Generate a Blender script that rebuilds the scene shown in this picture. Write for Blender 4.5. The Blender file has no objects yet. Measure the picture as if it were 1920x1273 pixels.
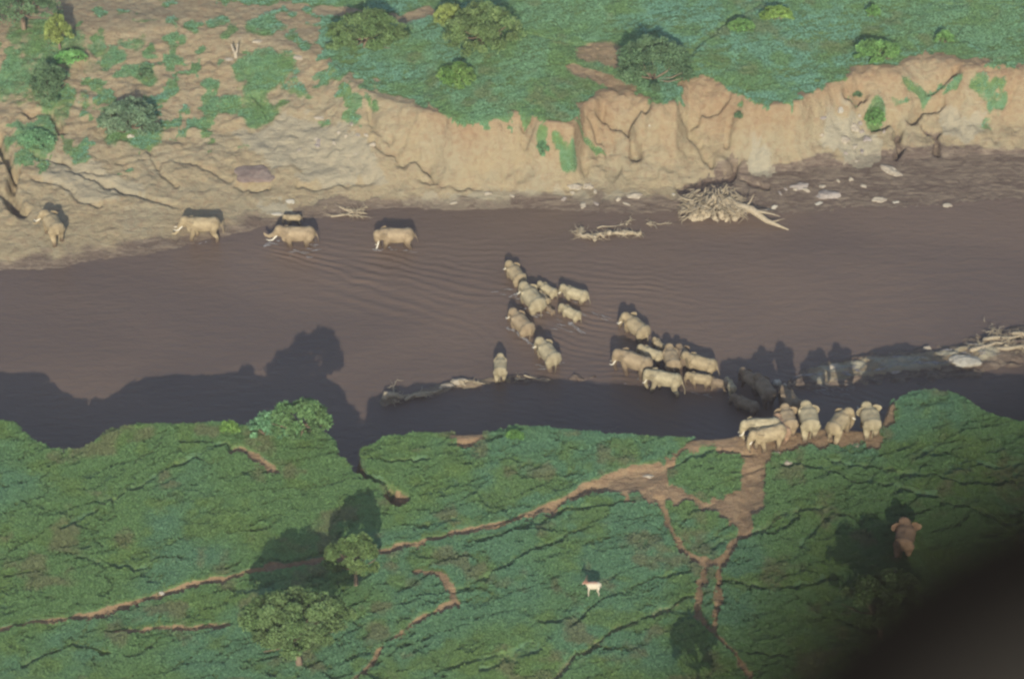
import bpy, bmesh, math, random
import numpy as np
from mathutils import Vector, Matrix, noise as mnoise

random.seed(7)
rng = np.random.default_rng(11)
R = math.radians

# ------------------------------------------------------------------ camera, sky, sun, exposure
FPX, CX, CY = 5200.0, 960.0, 636.5          # focal length in photo pixels, photo centre
DEP = R(40.0); DIST = 281.0                 # camera looks down 40 degrees from a light aircraft
CAM = np.array([0.0, -DIST*math.cos(DEP), DIST*math.sin(DEP)])
FW = np.array([0.0, math.cos(DEP), -math.sin(DEP)])
UP = np.array([0.0, math.sin(DEP), math.cos(DEP)])
RT = np.array([1.0, 0.0, 0.0])

scene = bpy.context.scene
col = scene.collection
cam_d = bpy.data.cameras.new('camera'); cam = bpy.data.objects.new('camera', cam_d); col.objects.link(cam)
cam.location = CAM
cam.rotation_euler = (math.pi/2 - DEP, 0, 0)
cam_d.sensor_width = 36.0
cam_d.lens = 36.0*FPX/1920.0
cam_d.clip_start = 0.1; cam_d.clip_end = 20000
cam_d.dof.use_dof = True
cam_d.dof.focus_distance = 278.0
cam_d.dof.aperture_fstop = 0.98
scene.camera = cam

SUN_EL = R(26.2); SUN_AZ = R(-0.8)          # light travels towards +Y, slightly to the left
world = bpy.data.worlds.new('World'); scene.world = world; world.use_nodes = True
wn = world.node_tree.nodes; wl = world.node_tree.links
bg = wn.get('Background') or wn.new('ShaderNodeBackground')
sky = wn.new('ShaderNodeTexSky'); sky.sky_type = 'NISHITA'; sky.sun_disc = False
sky.sun_elevation = SUN_EL; sky.sun_rotation = R(180)      # sun behind the camera (towards -Y)
sky.air_density = 1.2; sky.dust_density = 1.5; sky.ozone_density = 2.0
wl.new(sky.outputs[0], bg.inputs[0]); bg.inputs[1].default_value = 0.13
sun_d = bpy.data.lights.new('sun', 'SUN'); sun_d.energy = 4.0; sun_d.angle = R(0.5); sun_d.color = (1.0, 0.92, 0.78)
sun = bpy.data.objects.new('sun', sun_d); col.objects.link(sun)
ldir = Vector((math.sin(SUN_AZ)*math.cos(SUN_EL), math.cos(SUN_AZ)*math.cos(SUN_EL), -math.sin(SUN_EL)))
sun.rotation_euler = ldir.to_track_quat('-Z', 'Y').to_euler()
scene.view_settings.view_transform = 'Standard'
scene.view_settings.look = 'None'
scene.view_settings.exposure = 0.28
scene.view_settings.gamma = 1.0
scene.render.engine = 'CYCLES'
scene.cycles.filter_width = 2.5

# ------------------------------------------------------------------ helpers
def rays(P):
    P = np.atleast_2d(np.asarray(P, float))
    return (P[:, 0:1]-CX)*RT + (CY-P[:, 1:2])*UP + FPX*FW
def at(px, py, z=0.0):
    d = rays([[px, py]])[0]; t = (z-CAM[2])/d[2]
    return CAM + d*t
def ats(P, z):
    d = rays(P); t = (z-CAM[2])/d[:, 2:3]
    return CAM + d*t

def hash2(i, j, s):
    n = (i.astype(np.int64)*374761393 + j.astype(np.int64)*668265263 + s*1442695041) & 0x7fffffff
    n = ((n ^ (n >> 13))*1274126177) & 0x7fffffff
    n = (n ^ (n >> 16)) & 0xffff
    return n/65535.0
def vn(x, y, s=0):
    xi = np.floor(x); yi = np.floor(y); fx = x-xi; fy = y-yi
    fx = fx*fx*(3-2*fx); fy = fy*fy*(3-2*fy)
    a = hash2(xi, yi, s); b = hash2(xi+1, yi, s); c = hash2(xi, yi+1, s); d = hash2(xi+1, yi+1, s)
    return (a*(1-fx)+b*fx)*(1-fy) + (c*(1-fx)+d*fx)*fy
def fbm(x, y, s=0, o=4):
    r = 0; a = 0.5; t = 0
    for k in range(o):
        r = r + a*vn(x*2**k+17.3*k, y*2**k-9.1*k, s+k); t += a; a *= 0.5
    return r/t
def ss(a, b, x):
    t = np.clip((x-a)/(b-a), 0, 1); return t*t*(3-2*t)

def setp(o, **kw):
    for k, v in kw.items():
        if v is not None: o[k] = v
    return o
def np_mesh(name, verts, faces, mat=None, tint=None, smooth=False):
    me = bpy.data.meshes.new(name)
    verts = np.asarray(verts, np.float32); faces = np.asarray(faces, np.int32)
    me.vertices.add(len(verts)); me.vertices.foreach_set('co', verts.ravel())
    nf, k = faces.shape
    me.loops.add(nf*k); me.loops.foreach_set('vertex_index', faces.ravel())
    me.polygons.add(nf); me.polygons.foreach_set('loop_start', np.arange(nf, dtype=np.int32)*k)
    try: me.polygons.foreach_set('loop_total', np.full(nf, k, np.int32))
    except Exception: pass
    me.update(calc_edges=True)
    if smooth: me.polygons.foreach_set('use_smooth', np.ones(nf, bool))
    if tint is not None:
        a = me.color_attributes.new('tint', 'FLOAT_COLOR', 'POINT')
        t = np.ones((len(verts), 4), np.float32); t[:, :tint.shape[1]] = tint
        a.data.foreach_set('color', t.ravel())
    if mat: me.materials.append(mat)
    return me
def link(name, me, parent=None, loc=None, **kw):
    o = bpy.data.objects.new(name, me); col.objects.link(o)
    if parent is not None: o.parent = parent
    if loc is not None: o.location = loc
    return setp(o, **kw)
def empty(name, loc, rz=0, label=None, category=None, group=None):
    o = bpy.data.objects.new(name, None); col.objects.link(o)
    o.location = loc; o.rotation_euler = (0, 0, rz); o.empty_display_size = 0.3
    return setp(o, label=label, category=category, group=group)
def bm_mesh(name, bm, mat, smooth=True):
    me = bpy.data.meshes.new(name); bm.to_mesh(me); bm.free()
    if smooth: me.polygons.foreach_set('use_smooth', np.ones(len(me.polygons), bool))
    if mat: me.materials.append(mat)
    return me
def tube(bm, pts, rad, n=8, sy=1.0, cap=True):
    """tapered closed tube through points; sy flattens it sideways"""
    pts = [Vector(p) for p in pts]; rings = []
    if cap:
        d0 = (pts[0]-pts[1]).normalized(); d1 = (pts[-1]-pts[-2]).normalized()
        P = [pts[0]+d0*rad[0]*0.85, pts[0]+d0*rad[0]*0.5] + pts + [pts[-1]+d1*rad[-1]*0.5, pts[-1]+d1*rad[-1]*0.85]
        Q = [rad[0]*0.35, rad[0]*0.82] + list(rad) + [rad[-1]*0.82, rad[-1]*0.35]
    else: P, Q = pts, list(rad)
    up = None
    for i, p in enumerate(P):
        t = (P[min(i+1, len(P)-1)]-P[max(i-1, 0)]).normalized()
        if up is None:
            up = Vector((0, 1, 0)) if abs(t.y) < 0.9 else Vector((1, 0, 0))
        a = (up - t*up.dot(t)).normalized(); b = t.cross(a); up = a
        rings.append([bm.verts.new(p + (a*math.cos(2*math.pi*k/n)*sy + b*math.sin(2*math.pi*k/n))*Q[i]) for k in range(n)])
    for i in range(len(rings)-1):
        for k in range(n):
            bm.faces.new((rings[i][k], rings[i][(k+1) % n], rings[i+1][(k+1) % n], rings[i+1][k]))
    bm.faces.new(rings[0][::-1]); bm.faces.new(rings[-1])
def blob(bm, c, s, rot=None, sub=3):
    m = Matrix.Translation(Vector(c))
    if rot is not None: m = m @ rot.to_4x4()
    m = m @ Matrix.Diagonal((s[0], s[1], s[2], 1))
    bmesh.ops.create_icosphere(bm, subdivisions=sub, radius=1.0, matrix=m)

# ------------------------------------------------------------------ materials
def new_mat(name):
    m = bpy.data.materials.new(name); m.use_nodes = True
    nt = m.node_tree; b = nt.nodes['Principled BSDF']
    b.inputs['Roughness'].default_value = 0.85
    b.inputs['Specular IOR Level'].default_value = 0.15
    return m, nt, b
def N(nt, typ, **kw):
    n = nt.nodes.new(typ)
    for k, v in kw.items():
        if k in n.inputs: n.inputs[k].default_value = v
        else: setattr(n, k, v)
    return n
def mixc(nt, fac, a, b, mode='MIX'):
    n = nt.nodes.new('ShaderNodeMix'); n.data_type = 'RGBA'; n.blend_type = mode
    for sock, v in ((n.inputs[0], fac), (n.inputs[6], a), (n.inputs[7], b)):
        if hasattr(v, 'is_output'): nt.links.new(v, sock)
        elif isinstance(v, (tuple, list)): sock.default_value = (*v, 1)
        else: sock.default_value = v
    return n.outputs[2]
def ramp(nt, v, a, b, lo=0.0, hi=1.0):
    n = nt.nodes.new('ShaderNodeMapRange'); n.interpolation_type = 'SMOOTHSTEP'
    nt.links.new(v, n.inputs[0])
    n.inputs[1].default_value = a; n.inputs[2].default_value = b
    n.inputs[3].default_value = lo; n.inputs[4].default_value = hi
    return n.outputs[0]
def noise(nt, vec, scale, detail=4, rough=0.6, dist=0.0):
    n = N(nt, 'ShaderNodeTexNoise', Scale=scale, Detail=detail, Roughness=rough, Distortion=dist)
    nt.links.new(vec, n.inputs['Vector']); return n.outputs['Fac']
def maprot(nt, vec, scale=(1, 1, 1), rz=0):
    n = nt.nodes.new('ShaderNodeMapping'); n.inputs['Scale'].default_value = scale
    n.inputs['Rotation'].default_value = (0, 0, rz); nt.links.new(vec, n.inputs['Vector']); return n.outputs[0]
def math_(nt, op, a, b):
    n = nt.nodes.new('ShaderNodeMath'); n.operation = op
    for s, v in ((n.inputs[0], a), (n.inputs[1], b)):
        if hasattr(v, 'is_output'): nt.links.new(v, s)
        else: s.default_value = v
    return n.outputs[0]
def bump(nt, b, h, strength, dist):
    n = nt.nodes.new('ShaderNodeBump'); n.inputs['Strength'].default_value = strength
    n.inputs['Distance'].default_value = dist
    nt.links.new(h, n.inputs['Height']); nt.links.new(n.outputs[0], b.inputs['Normal'])

# ground: sand, red soil, wet mud and thin turf, chosen by the masks on the terrain
M_ground, nt, b = new_mat('ground')
geo = nt.nodes.new('ShaderNodeNewGeometry').outputs['Position']
att = N(nt, 'ShaderNodeAttribute', attribute_name='mask')
sep = nt.nodes.new('ShaderNodeSeparateColor'); nt.links.new(att.outputs['Color'], sep.inputs[0])
G_, W_, S_ = sep.outputs[0], sep.outputs[1], sep.outputs[2]; P_ = att.outputs['Alpha']
n1 = noise(nt, geo, 0.22, 5, 0.6, 0.6); n2 = noise(nt, geo, 1.6, 6, 0.65, 0.4); n3 = noise(nt, geo, 6.0, 4, 0.7)
n4 = noise(nt, maprot(nt, geo, (0.35, 1.6, 2.0), R(14)), 1.1, 6, 0.65, 1.2)
sand = mixc(nt, ramp(nt, n1, 0.35, 0.68), (0.325, 0.265, 0.158), (0.31, 0.268, 0.172))
sand = mixc(nt, ramp(nt, n2, 0.42, 0.72, 0, 0.6), sand, (0.25, 0.17, 0.105))
sand = mixc(nt, ramp(nt, n4, 0.55, 0.75, 0, 0.6), sand, (0.40, 0.355, 0.25))
sand = mixc(nt, ramp(nt, n3, 0.55, 0.85, 0, 0.55), sand, (0.19, 0.135, 0.09))
sand = mixc(nt, P_, sand, mixc(nt, ramp(nt, n2, 0.4, 0.65), (0.31, 0.285, 0.21), (0.38, 0.345, 0.245)))
red = mixc(nt, ramp(nt, n2, 0.35, 0.7), (0.31, 0.215, 0.12), (0.25, 0.165, 0.095))
red = mixc(nt, ramp(nt, n3, 0.5, 0.75, 0, 0.5), red, (0.40, 0.29, 0.20))
soil = mixc(nt, ramp(nt, math_(nt, 'ADD', S_, math_(nt, 'MULTIPLY', math_(nt, 'SUBTRACT', n2, 0.5), 0.9)), 0.0, 1.1), sand, red)
mud = mixc(nt, ramp(nt, n4, 0.4, 0.65), (0.125, 0.092, 0.07), (0.24, 0.19, 0.135))
soil = mixc(nt, ramp(nt, math_(nt, 'ADD', W_, math_(nt, 'MULTIPLY', math_(nt, 'SUBTRACT', n4, 0.5), 0.8)), 0.3, 0.7), soil, mud)
gr = mixc(nt, ramp(nt, n1, 0.38, 0.62), (0.12, 0.23, 0.12), (0.14, 0.22, 0.075))
gr = mixc(nt, ramp(nt, n2, 0.4, 0.7), gr, (0.10, 0.165, 0.065))
gr = mixc(nt, ramp(nt, n3, 0.5, 0.8, 0, 0.5), gr, (0.14, 0.13, 0.06))
gm = ramp(nt, math_(nt, 'ADD', math_(nt, 'ADD', G_, math_(nt, 'MULTIPLY', math_(nt, 'SUBTRACT', n2, 0.5), 1.0)), math_(nt, 'MULTIPLY', math_(nt, 'SUBTRACT', n3, 0.5), 0.8)), 0.28, 0.78)
nt.links.new(mixc(nt, gm, soil, gr), b.inputs['Base Color'])
hb = math_(nt, 'ADD', math_(nt, 'ADD', n2, math_(nt, 'MULTIPLY', n3, 0.35)), math_(nt, 'MULTIPLY', n4, 0.8))
bump(nt, b, hb, 0.7, 0.35)
b.inputs['Roughness'].default_value = 0.9
nt.links.new(ramp(nt, W_, 0.3, 1.0, 0.9, 0.45), b.inputs['Roughness'])

def leaf_mat(name, mul=(1, 1, 1)):
    m, nt, b = new_mat(name)
    a = N(nt, 'ShaderNodeAttribute', attribute_name='tint')
    g = nt.nodes.new('ShaderNodeNewGeometry')
    v = noise(nt, g.outputs['Position'], 3.0, 2)
    c = mixc(nt, 1.0, a.outputs['Color'], mixc(nt, v, (0.75, 0.75, 0.75), (1.25, 1.25, 1.25)), 'MULTIPLY')
    c = mixc(nt, 1.0, c, mul, 'MULTIPLY')
    nt.links.new(c, b.inputs['Base Color'])
    b.inputs['Roughness'].default_value = 0.7
    b.inputs['Specular IOR Level'].default_value = 0.2
    tr = nt.nodes.new('ShaderNodeBsdfTranslucent'); nt.links.new(c, tr.inputs['Color'])
    mx = nt.nodes.new('ShaderNodeMixShader'); mx.inputs[0].default_value = 0.38
    nt.links.new(b.outputs[0], mx.inputs[1]); nt.links.new(tr.outputs[0], mx.inputs[2])
    nt.links.new(mx.outputs[0], nt.nodes['Material Output'].inputs['Surface'])
    return m
M_leaf = leaf_mat('foliage')
M_cover = leaf_mat('ground_cover')

def plain_noise(name, c1, c2, scale=4.0, rough=0.85, bs=0.4, bd=0.05, coord='Object', stretch=(1, 1, 1)):
    m, nt, b = new_mat(name)
    tc = nt.nodes.new('ShaderNodeTexCoord').outputs[coord]
    v = noise(nt, maprot(nt, tc, stretch), scale, 6, 0.65, 0.5)
    nt.links.new(mixc(nt, ramp(nt, v, 0.35, 0.68), c1, c2), b.inputs['Base Color'])
    b.inputs['Roughness'].default_value = rough
    bump(nt, b, v, bs, bd)
    return m
M_bark = plain_noise('bark', (0.16, 0.115, 0.08), (0.27, 0.21, 0.15), 6)
M_drift = plain_noise('driftwood', (0.44, 0.375, 0.26), (0.27, 0.215, 0.14), 5, stretch=(1, 1, 3))
M_rock = plain_noise('pale_rock', (0.42, 0.37, 0.28), (0.27, 0.23, 0.18), 2.5, bd=0.1)
M_rock_grey = plain_noise('grey_rock', (0.25, 0.215, 0.185), (0.36, 0.32, 0.28), 2.0, bd=0.1)
M_rock_dark = plain_noise('dark_rock', (0.21, 0.155, 0.125), (0.27, 0.215, 0.175), 1.2, bd=0.1)
M_white = plain_noise('white_rock', (0.46, 0.43, 0.35), (0.33, 0.30, 0.24), 3.0, bd=0.05)
M_foam = plain_noise('foam', (0.34, 0.33, 0.32), (0.17, 0.145, 0.125), 5.0, rough=0.6)
M_tusk = plain_noise('ivory', (0.80, 0.76, 0.62), (0.68, 0.62, 0.48), 3.0, rough=0.4, bd=0.01)
M_hide = plain_noise('white_hide', (0.72, 0.68, 0.58), (0.58, 0.50, 0.42), 4.0, bd=0.01)

# elephant skin: dusty above, darkened downwards for soaked legs and belly shade painted in
def skin(name, wet):
    m, nt, b = new_mat(name)
    tc = nt.nodes.new('ShaderNodeTexCoord').outputs['Object']
    info = nt.nodes.new('ShaderNodeObjectInfo')
    a = noise(nt, tc, 1.3, 5, 0.6, 0.3); f = noise(nt, maprot(nt, tc, (1.0, 1.0, 2.2)), 7.0, 4, 0.7, 0.4)
    dust = mixc(nt, 1.0, info.outputs['Color'], mixc(nt, ramp(nt, a, 0.3, 0.72), (0.70, 0.67, 0.64), (1.22, 1.2, 1.18)), 'MULTIPLY')
    dust = mixc(nt, ramp(nt, f, 0.42, 0.72, 0, 0.32), dust, (0.22, 0.165, 0.115))
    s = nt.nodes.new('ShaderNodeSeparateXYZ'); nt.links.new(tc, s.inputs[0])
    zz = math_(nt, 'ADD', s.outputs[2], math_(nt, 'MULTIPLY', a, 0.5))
    k = ramp(nt, zz, wet-0.05, wet+0.75, 1.0, 0.0)  # soaking plus underside shade, put into the colour by height
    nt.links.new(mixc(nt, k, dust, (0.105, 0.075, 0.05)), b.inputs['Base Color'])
    bump(nt, b, f, 0.3, 0.05)
    b.inputs['Roughness'].default_value = 0.85
    return m
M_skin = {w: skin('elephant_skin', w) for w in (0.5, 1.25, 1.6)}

# muddy river
M_water, nt, b = new_mat('muddy_water')
geo = nt.nodes.new('ShaderNodeNewGeometry').outputs['Position']
n1 = noise(nt, maprot(nt, geo, (0.5, 1, 1), R(-12)), 0.06, 4, 0.5, 0.6)
n2 = noise(nt, maprot(nt, geo, (0.35, 1.1, 1), R(-14)), 1.5, 5, 0.6, 0.3)
n3 = noise(nt, maprot(nt, geo, (0.6, 1.2, 1), R(-20)), 5.0, 3, 0.6)
nt.links.new(mixc(nt, ramp(nt, n1, 0.35, 0.65), (0.152, 0.108, 0.080), (0.118, 0.086, 0.068)), b.inputs['Base Color'])
bump(nt, b, math_(nt, 'ADD', n2, math_(nt, 'MULTIPLY', n3, 0.4)), 0.8, 0.16)
b.inputs['Roughness'].default_value = 0.12
b.inputs['Specular IOR Level'].default_value = 0.5
b.inputs['IOR'].default_value = 1.33

# ------------------------------------------------------------------ terrain
FAR_W = [(-400,530),(-200,515),(0,507),(100,505),(190,485),(270,480),(310,470),(400,447),(500,425),(600,410),(700,393),(760,390),(850,395),(1000,390),(1100,398),(1200,400),(1260,397),(1330,402),(1400,397),(1500,400),(1600,388),(1750,385),(1800,378),(1920,370),(2300,355)]
FAR_S = [(-400,500),(-200,480),(0,475),(200,452),(350,415),(480,395),(600,375),(700,368),(900,362),(1100,352),(1250,350),(1330,342),(1400,325),(1500,318),(1650,303),(1750,293),(1920,288),(2300,280)]
FAR_C = [(-400,60),(0,70),(300,50),(500,70),(600,105),(640,140),(720,185),(790,198),(850,220),(900,224),(985,220),(1030,238),(1075,235),(1095,190),(1130,168),(1180,167),(1240,198),(1268,196),(1290,150),(1330,147),(1390,182),(1440,197),(1500,188),(1560,152),(1592,140),(1605,122),(1690,122),(1730,98),(1800,112),(1850,117),(1920,127),(2300,120)]
NEAR = [(-400,800),(-200,790),(0,787),(30,792),(60,822),(100,840),(150,838),(180,827),(203,800),(260,793),(330,796),(420,790),(480,798),(530,795),(600,803),(630,828),(660,842),(690,838),(720,822),(760,815),(830,812),(900,808),(960,803),(1030,803),(1100,810),(1200,818),(1290,824),(1400,806),(1480,800),(1600,800),(1650,796),(1668,757),(1720,733),(1780,734),(1820,757),(1860,778),(1920,792),(2300,800)]
ZN, ZF = 7.7, 7.0
def line_fn(L, z):
    P = ats(L, z); o = np.argsort(P[:, 0]); return P[o, 0], P[o, 1]
LW, LS, LC, LN = line_fn(FAR_W, 0), line_fn(FAR_S, 0.6), line_fn(FAR_C, ZF), line_fn(NEAR, ZN)

def base_h(x, y):
    x = np.asarray(x, float); y = np.asarray(y, float)
    wob = (fbm(x*0.45, y*0.45, 3, 3)-0.5)*1.6
    yw = np.interp(x, *LW)+wob*0.35; ys = np.interp(x, *LS)+wob*0.7; yc = np.interp(x, *LC)+wob*0.6; yn = np.interp(x, *LN)+wob*0.5
    # far side
    t = (y-ys)/(yc-ys)
    tt = np.clip(t, 0, 1)
    steep = ss(-16, -8, x)                                # gentle bank on the left, cliff on the right
    prof = (1-steep)*(0.35*tt+0.65*tt**1.15) + steep*(0.55*tt**0.9 + 0.45*ss(0.35, 0.95, tt))
    h = 0.6*np.clip((y-yw)/np.maximum(ys-yw, 0.3), -3, 1)
    h = np.maximum(h, -1.3) + prof*(ZF-0.6)
    on = ss(0.02, 0.25, tt)*(1-ss(0.85, 1.05, t))
    gul = np.abs(fbm(x*0.32+0.1*y, y*0.10, 21, 4)-0.5)*2
    h += on*((gul-0.25)*0.45 + (fbm(x*0.7, y*0.7, 31, 4)-0.5)*0.8)*(0.6+0.4*steep)
    h += ss(0.9, 1.1, t)*((fbm(x*0.09, y*0.09, 41, 3)-0.5)*1.2)
    h += ss(-0.2, 0.1, t)*(fbm(x*1.3, y*1.3, 51, 3)-0.5)*0.22
    # strata-like ledges on the gentle bank
    h += (1-steep)*on*(np.abs(fbm((x*0.25+y*0.5), (y*0.9-x*0.35), 61, 4)-0.5))*0.6
    # near side
    d = y-yn
    nearh = ZN*(1-ss(-0.6, 3.4, d)) - 1.3*ss(1.5, 4.0, d)
    und = (fbm(x*0.12, y*0.12, 71, 3)-0.5)*1.0 + (fbm(x*0.5, y*0.5, 81, 3)-0.5)*0.28
    nearh += und*(1-ss(-1.5, 1.5, d))
    return np.where(d < 4.0, np.where(d > 3.0, np.maximum(nearh, -1.3), nearh), np.maximum(h, -1.3))

def drape(P, hf):
    """photo points to points on the ground surface"""
    d = rays(P)
    t0 = (13.0-CAM[2])/d[:, 2]; t1 = (-1.4-CAM[2])/d[:, 2]
    n = 360
    s = np.linspace(0, 1, n)[None, :]
    t = t0[:, None]+(t1-t0)[:, None]*s
    X = CAM[0]+d[:, 0:1]*t; Y = CAM[1]+d[:, 1:2]*t; Z = CAM[2]+d[:, 2:3]*t
    below = Z <= hf(X, Y)
    i = np.where(below.any(1), below.argmax(1), n-1)
    r = np.arange(len(d))
    return np.stack([X[r, i], Y[r, i], Z[r, i]], 1)

def axis(lo, hi, step, far):
    a = list(np.arange(lo, hi+1e-6, step)); s = step; v = a[-1]; out = []
    while v < far: s *= 1.35; v += s; out.append(v)
    s = step; v = a[0]; pre = []
    while v > -far: s *= 1.35; v -= s; pre.append(v)
    return np.array(pre[::-1]+a+out)
GX = axis(-66, 66, 0.2, 6000); GY = axis(-58, 74, 0.2, 6000)
XX, YY = np.meshgrid(GX, GY)
HH = base_h(XX, YY)
inner = (slice(None), slice(None))

def seg_dist(x, y, P):
    """distance to polyline P (n,3: x, y, halfwidth) and half width there"""
    best = np.full(x.shape, 1e9); w = np.ones(x.shape)
    for a, b_ in zip(P[:-1], P[1:]):
        dx, dy = b_[0]-a[0], b_[1]-a[1]; L = dx*dx+dy*dy+1e-9
        t = np.clip(((x-a[0])*dx+(y-a[1])*dy)/L, 0, 1)
        d = np.hypot(x-a[0]-t*dx, y-a[1]-t*dy); ww = a[2]+(b_[2]-a[2])*t
        m = d/ww < best/w
        best = np.where(m, d, best); w = np.where(m, ww, w)
    return best, w
def in_poly(x, y, P):
    c = np.zeros(x.shape, bool); j = len(P)-1
    for i in range(len(P)):
        xi, yi, xj, yj = P[i][0], P[i][1], P[j][0], P[j][1]
        c ^= ((yi > y) != (yj > y)) & (x < (xj-xi)*(y-yi)/(yj-yi+1e-12)+xi); j = i
    return c
def window(P, pad):
    i0, i1 = np.searchsorted(GX, [P[:, 0].min()-pad, P[:, 0].max()+pad]); j0, j1 = np.searchsorted(GY, [P[:, 1].min()-pad, P[:, 1].max()+pad])
    return (slice(max(j0, 0), max(j1, j0+1)), slice(max(i0, 0), max(i1, i0+1)))

GRASS = np.zeros_like(HH); WET = np.zeros_like(HH); SOIL = np.zeros_like(HH); PALE = np.zeros_like(HH); GAP = np.zeros_like(HH)
ycl = np.interp(XX, *LC); ynl = np.interp(XX, *LN); ysl = np.interp(XX, *LS); ywl = np.interp(XX, *LW)
NEARZ = YY < ynl+1.5
def poly_mask(P, soft=0.6, arr=None, val=1.0, mode='max'):
    W = drape(P, base_h); w = window(W, 2); x, y = XX[w], YY[w]
    wx = x+(fbm(x*0.6, y*0.6, 5, 4)-0.5)*2.6; wy = y+(fbm(x*0.8, y*0.8, 9, 4)-0.5)*3.4
    m = in_poly(wx, wy, W)
    arr[w] = np.where(m, val, arr[w]) if mode == 'set' else np.maximum(arr[w], m*val)
# far grassland
far_grass = [(612,-60),(600,60),(605,105),(640,132),(700,160),(730,182),(790,196),(850,220),(900,223),(985,219),(1030,236),(1078,232),(1097,186),(1130,168),(1185,167),(1240,197),(1268,195),(1290,148),(1330,146),(1390,182),(1440,197),(1500,188),(1560,152),(1592,140),(1603,122),(1690,120),(1730,97),(1800,112),(1850,117),(1960,127),(2500,120),(2500,-400),(612,-400)]
poly_mask(far_grass, arr=GRASS)
poly_mask([(230,-8),(450,5),(620,8),(640,-60),(640,-300),(-400,-300),(-400,-20),(60,-10)], arr=GRASS)
GRASS[(YY > ycl+10)] = 1.0
# near grassland
GRASS[NEARZ & (YY < ynl+0.4)] = 1.0
# patches of green on the bare far bank: px, py, rx, ry (photo pixels), strength
patches = [(100,200,30,50,.8),(60,60,50,50,.7),(500,45,44,30,1),(497,135,62,42,1),(470,195,45,35,.7),(22,145,30,45,.9),(120,90,60,50,.7),(80,120,60,90,.75),(70,258,46,34,.9),(190,85,25,22,.6),(215,115,22,26,.8),
 (190,85,20,16,.7),(255,85,22,20,.7),(290,105,18,14,.9),(270,35,14,9,.7),(225,20,20,7,.7),(315,38,20,14,.7),(340,75,18,10,1),(370,45,24,14,.9),(415,40,26,12,.8),(430,60,20,14,.7),
 (410,115,10,14,.8),(372,97,8,8,.8),(400,155,9,9,.8),(425,190,18,14,.8),(480,215,50,22,.9),(570,88,22,16,1),(560,60,16,8,.7),(590,20,22,12,.8),(600,45,20,8,.7),
 (530,200,20,10,.7),(575,175,14,14,.8),(560,165,30,12,.7),(620,155,22,10,.9),(640,170,18,12,.9),(690,165,20,10,.9),(690,190,8,10,.7),(605,232,8,6,.8),(655,232,14,9,.8),
 (1018,272,15,24,1),(1060,265,26,16,.8),(1120,285,30,14,.9),(1100,275,24,10,.7),(1385,215,8,9,.9),(1640,215,22,30,1),(1720,165,40,18,.8),(1785,150,22,14,.8),(1750,145,18,10,.8),
 (1850,175,32,26,.8),(1860,205,22,14,.8),(1845,230,14,14,.6),(1600,175,12,6,.8),(1690,180,20,10,.7),(700,235,20,8,.3),(180,130,30,20,.5),(160,190,25,20,.6),(130,215,16,20,.6),
 (250,255,55,30,.8),(350,240,10,8,.3),(1240,190,26,16,1),(270,140,26,18,.9),(60,180,60,30,.5)]
for px, py, rx, ry, s in patches:
    c = drape([[px, py]], base_h)[0]; k = np.linalg.norm(c-CAM)/FPX
    w = window(c[None, :], 14); x, y = XX[w], YY[w]
    wx = (fbm(x*0.5, y*0.5, 15, 3)-0.5)*3.0; wy = (fbm(x*0.5, y*0.5, 19, 3)-0.5)*3.0
    d = np.hypot((x-c[0]+wx)/(rx*k), (y-c[1]+wy)/(ry*k/(0.72 if px < 720 or py < 100 else 1.5)))
    GRASS[w] = np.maximum(GRASS[w], s*(1-ss(0.6, 1.15, d))*(0.55+0.9*fbm(x*0.9, y*0.9, 23, 3)))
sparse = (fbm(XX*0.45, YY*0.45, 27, 4) > 0.65) & (YY > ysl+9) & (XX < -15)
GRASS[sparse] = np.maximum(GRASS[sparse], 0.75)
# bare red area of the crossing on the near bank, with an island of grass
bare = [(1090,925),(1130,905),(1180,882),(1240,872),(1262,845),(1290,828),(1400,812),(1480,802),(1600,802),(1652,798),(1668,812),(1640,838),(1560,846),(1470,850),(1420,862),(1412,905),(1408,965),(1398,1005),(1378,1005),(1352,965),(1290,950),(1240,945),(1180,938)]
poly_mask(bare, arr=GRASS, val=0.0, mode='set')
poly_mask([(1258,880),(1275,855),(1330,842),(1380,850),(1402,885),(1390,920),(1340,935),(1280,928),(1258,905)], arr=GRASS, val=1.0, mode='set')
poly_mask([(848,818),(880,806),(915,812),(905,826),(870,832)], arr=GRASS, val=0.0, mode='set')

# trails and gullies: points, half width (m), depth (m), bare soil?
def carve(P, hw, depth, soil=0.0, pale=0.0, wet=0.0, wobble=0.35):
    W = drape(P, base_h); hw = [v*1.25 for v in (hw if isinstance(hw, (list, tuple)) else [hw]*len(P))]
    Q = np.column_stack([W[:, :2], hw]); w = window(Q, max(hw)*3+2); x, y = XX[w], YY[w]
    wx = x+(fbm(x*0.8, y*0.8, 33, 3)-0.5)*wobble*3; wy = y+(fbm(x*0.8, y*0.8, 37, 3)-0.5)*wobble*3
    d, ww = seg_dist(wx, wy, Q); r = d/ww; br = 0.55+0.9*fbm(x*0.5, y*0.5, 43, 2)
    HH[w] -= depth*br*(1-ss(0.3, 1.25, r))
    m = 1-ss(0.7, 1.25, r)
    if soil: GRASS[w] = GRASS[w]*(1-m*soil)
    GAP[w] = np.maximum(GAP[w], m)
T = carve
T([(-60,1190),(0,1182),(80,1168),(180,1155),(260,1130),(340,1105),(440,1080),(520,1062),(610,1052),(700,1040),(760,1025),(860,1000),(940,985),(1000,965),(1060,935),(1110,915)], [.35,.35,.4,.45,.45,.42,.42,.42,.42,.42,.45,.45,.45,.45,.5,.7], 0.32, 1)
T([(1105,915),(1170,898),(1230,885)], .9, 0.25, 1)
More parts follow.
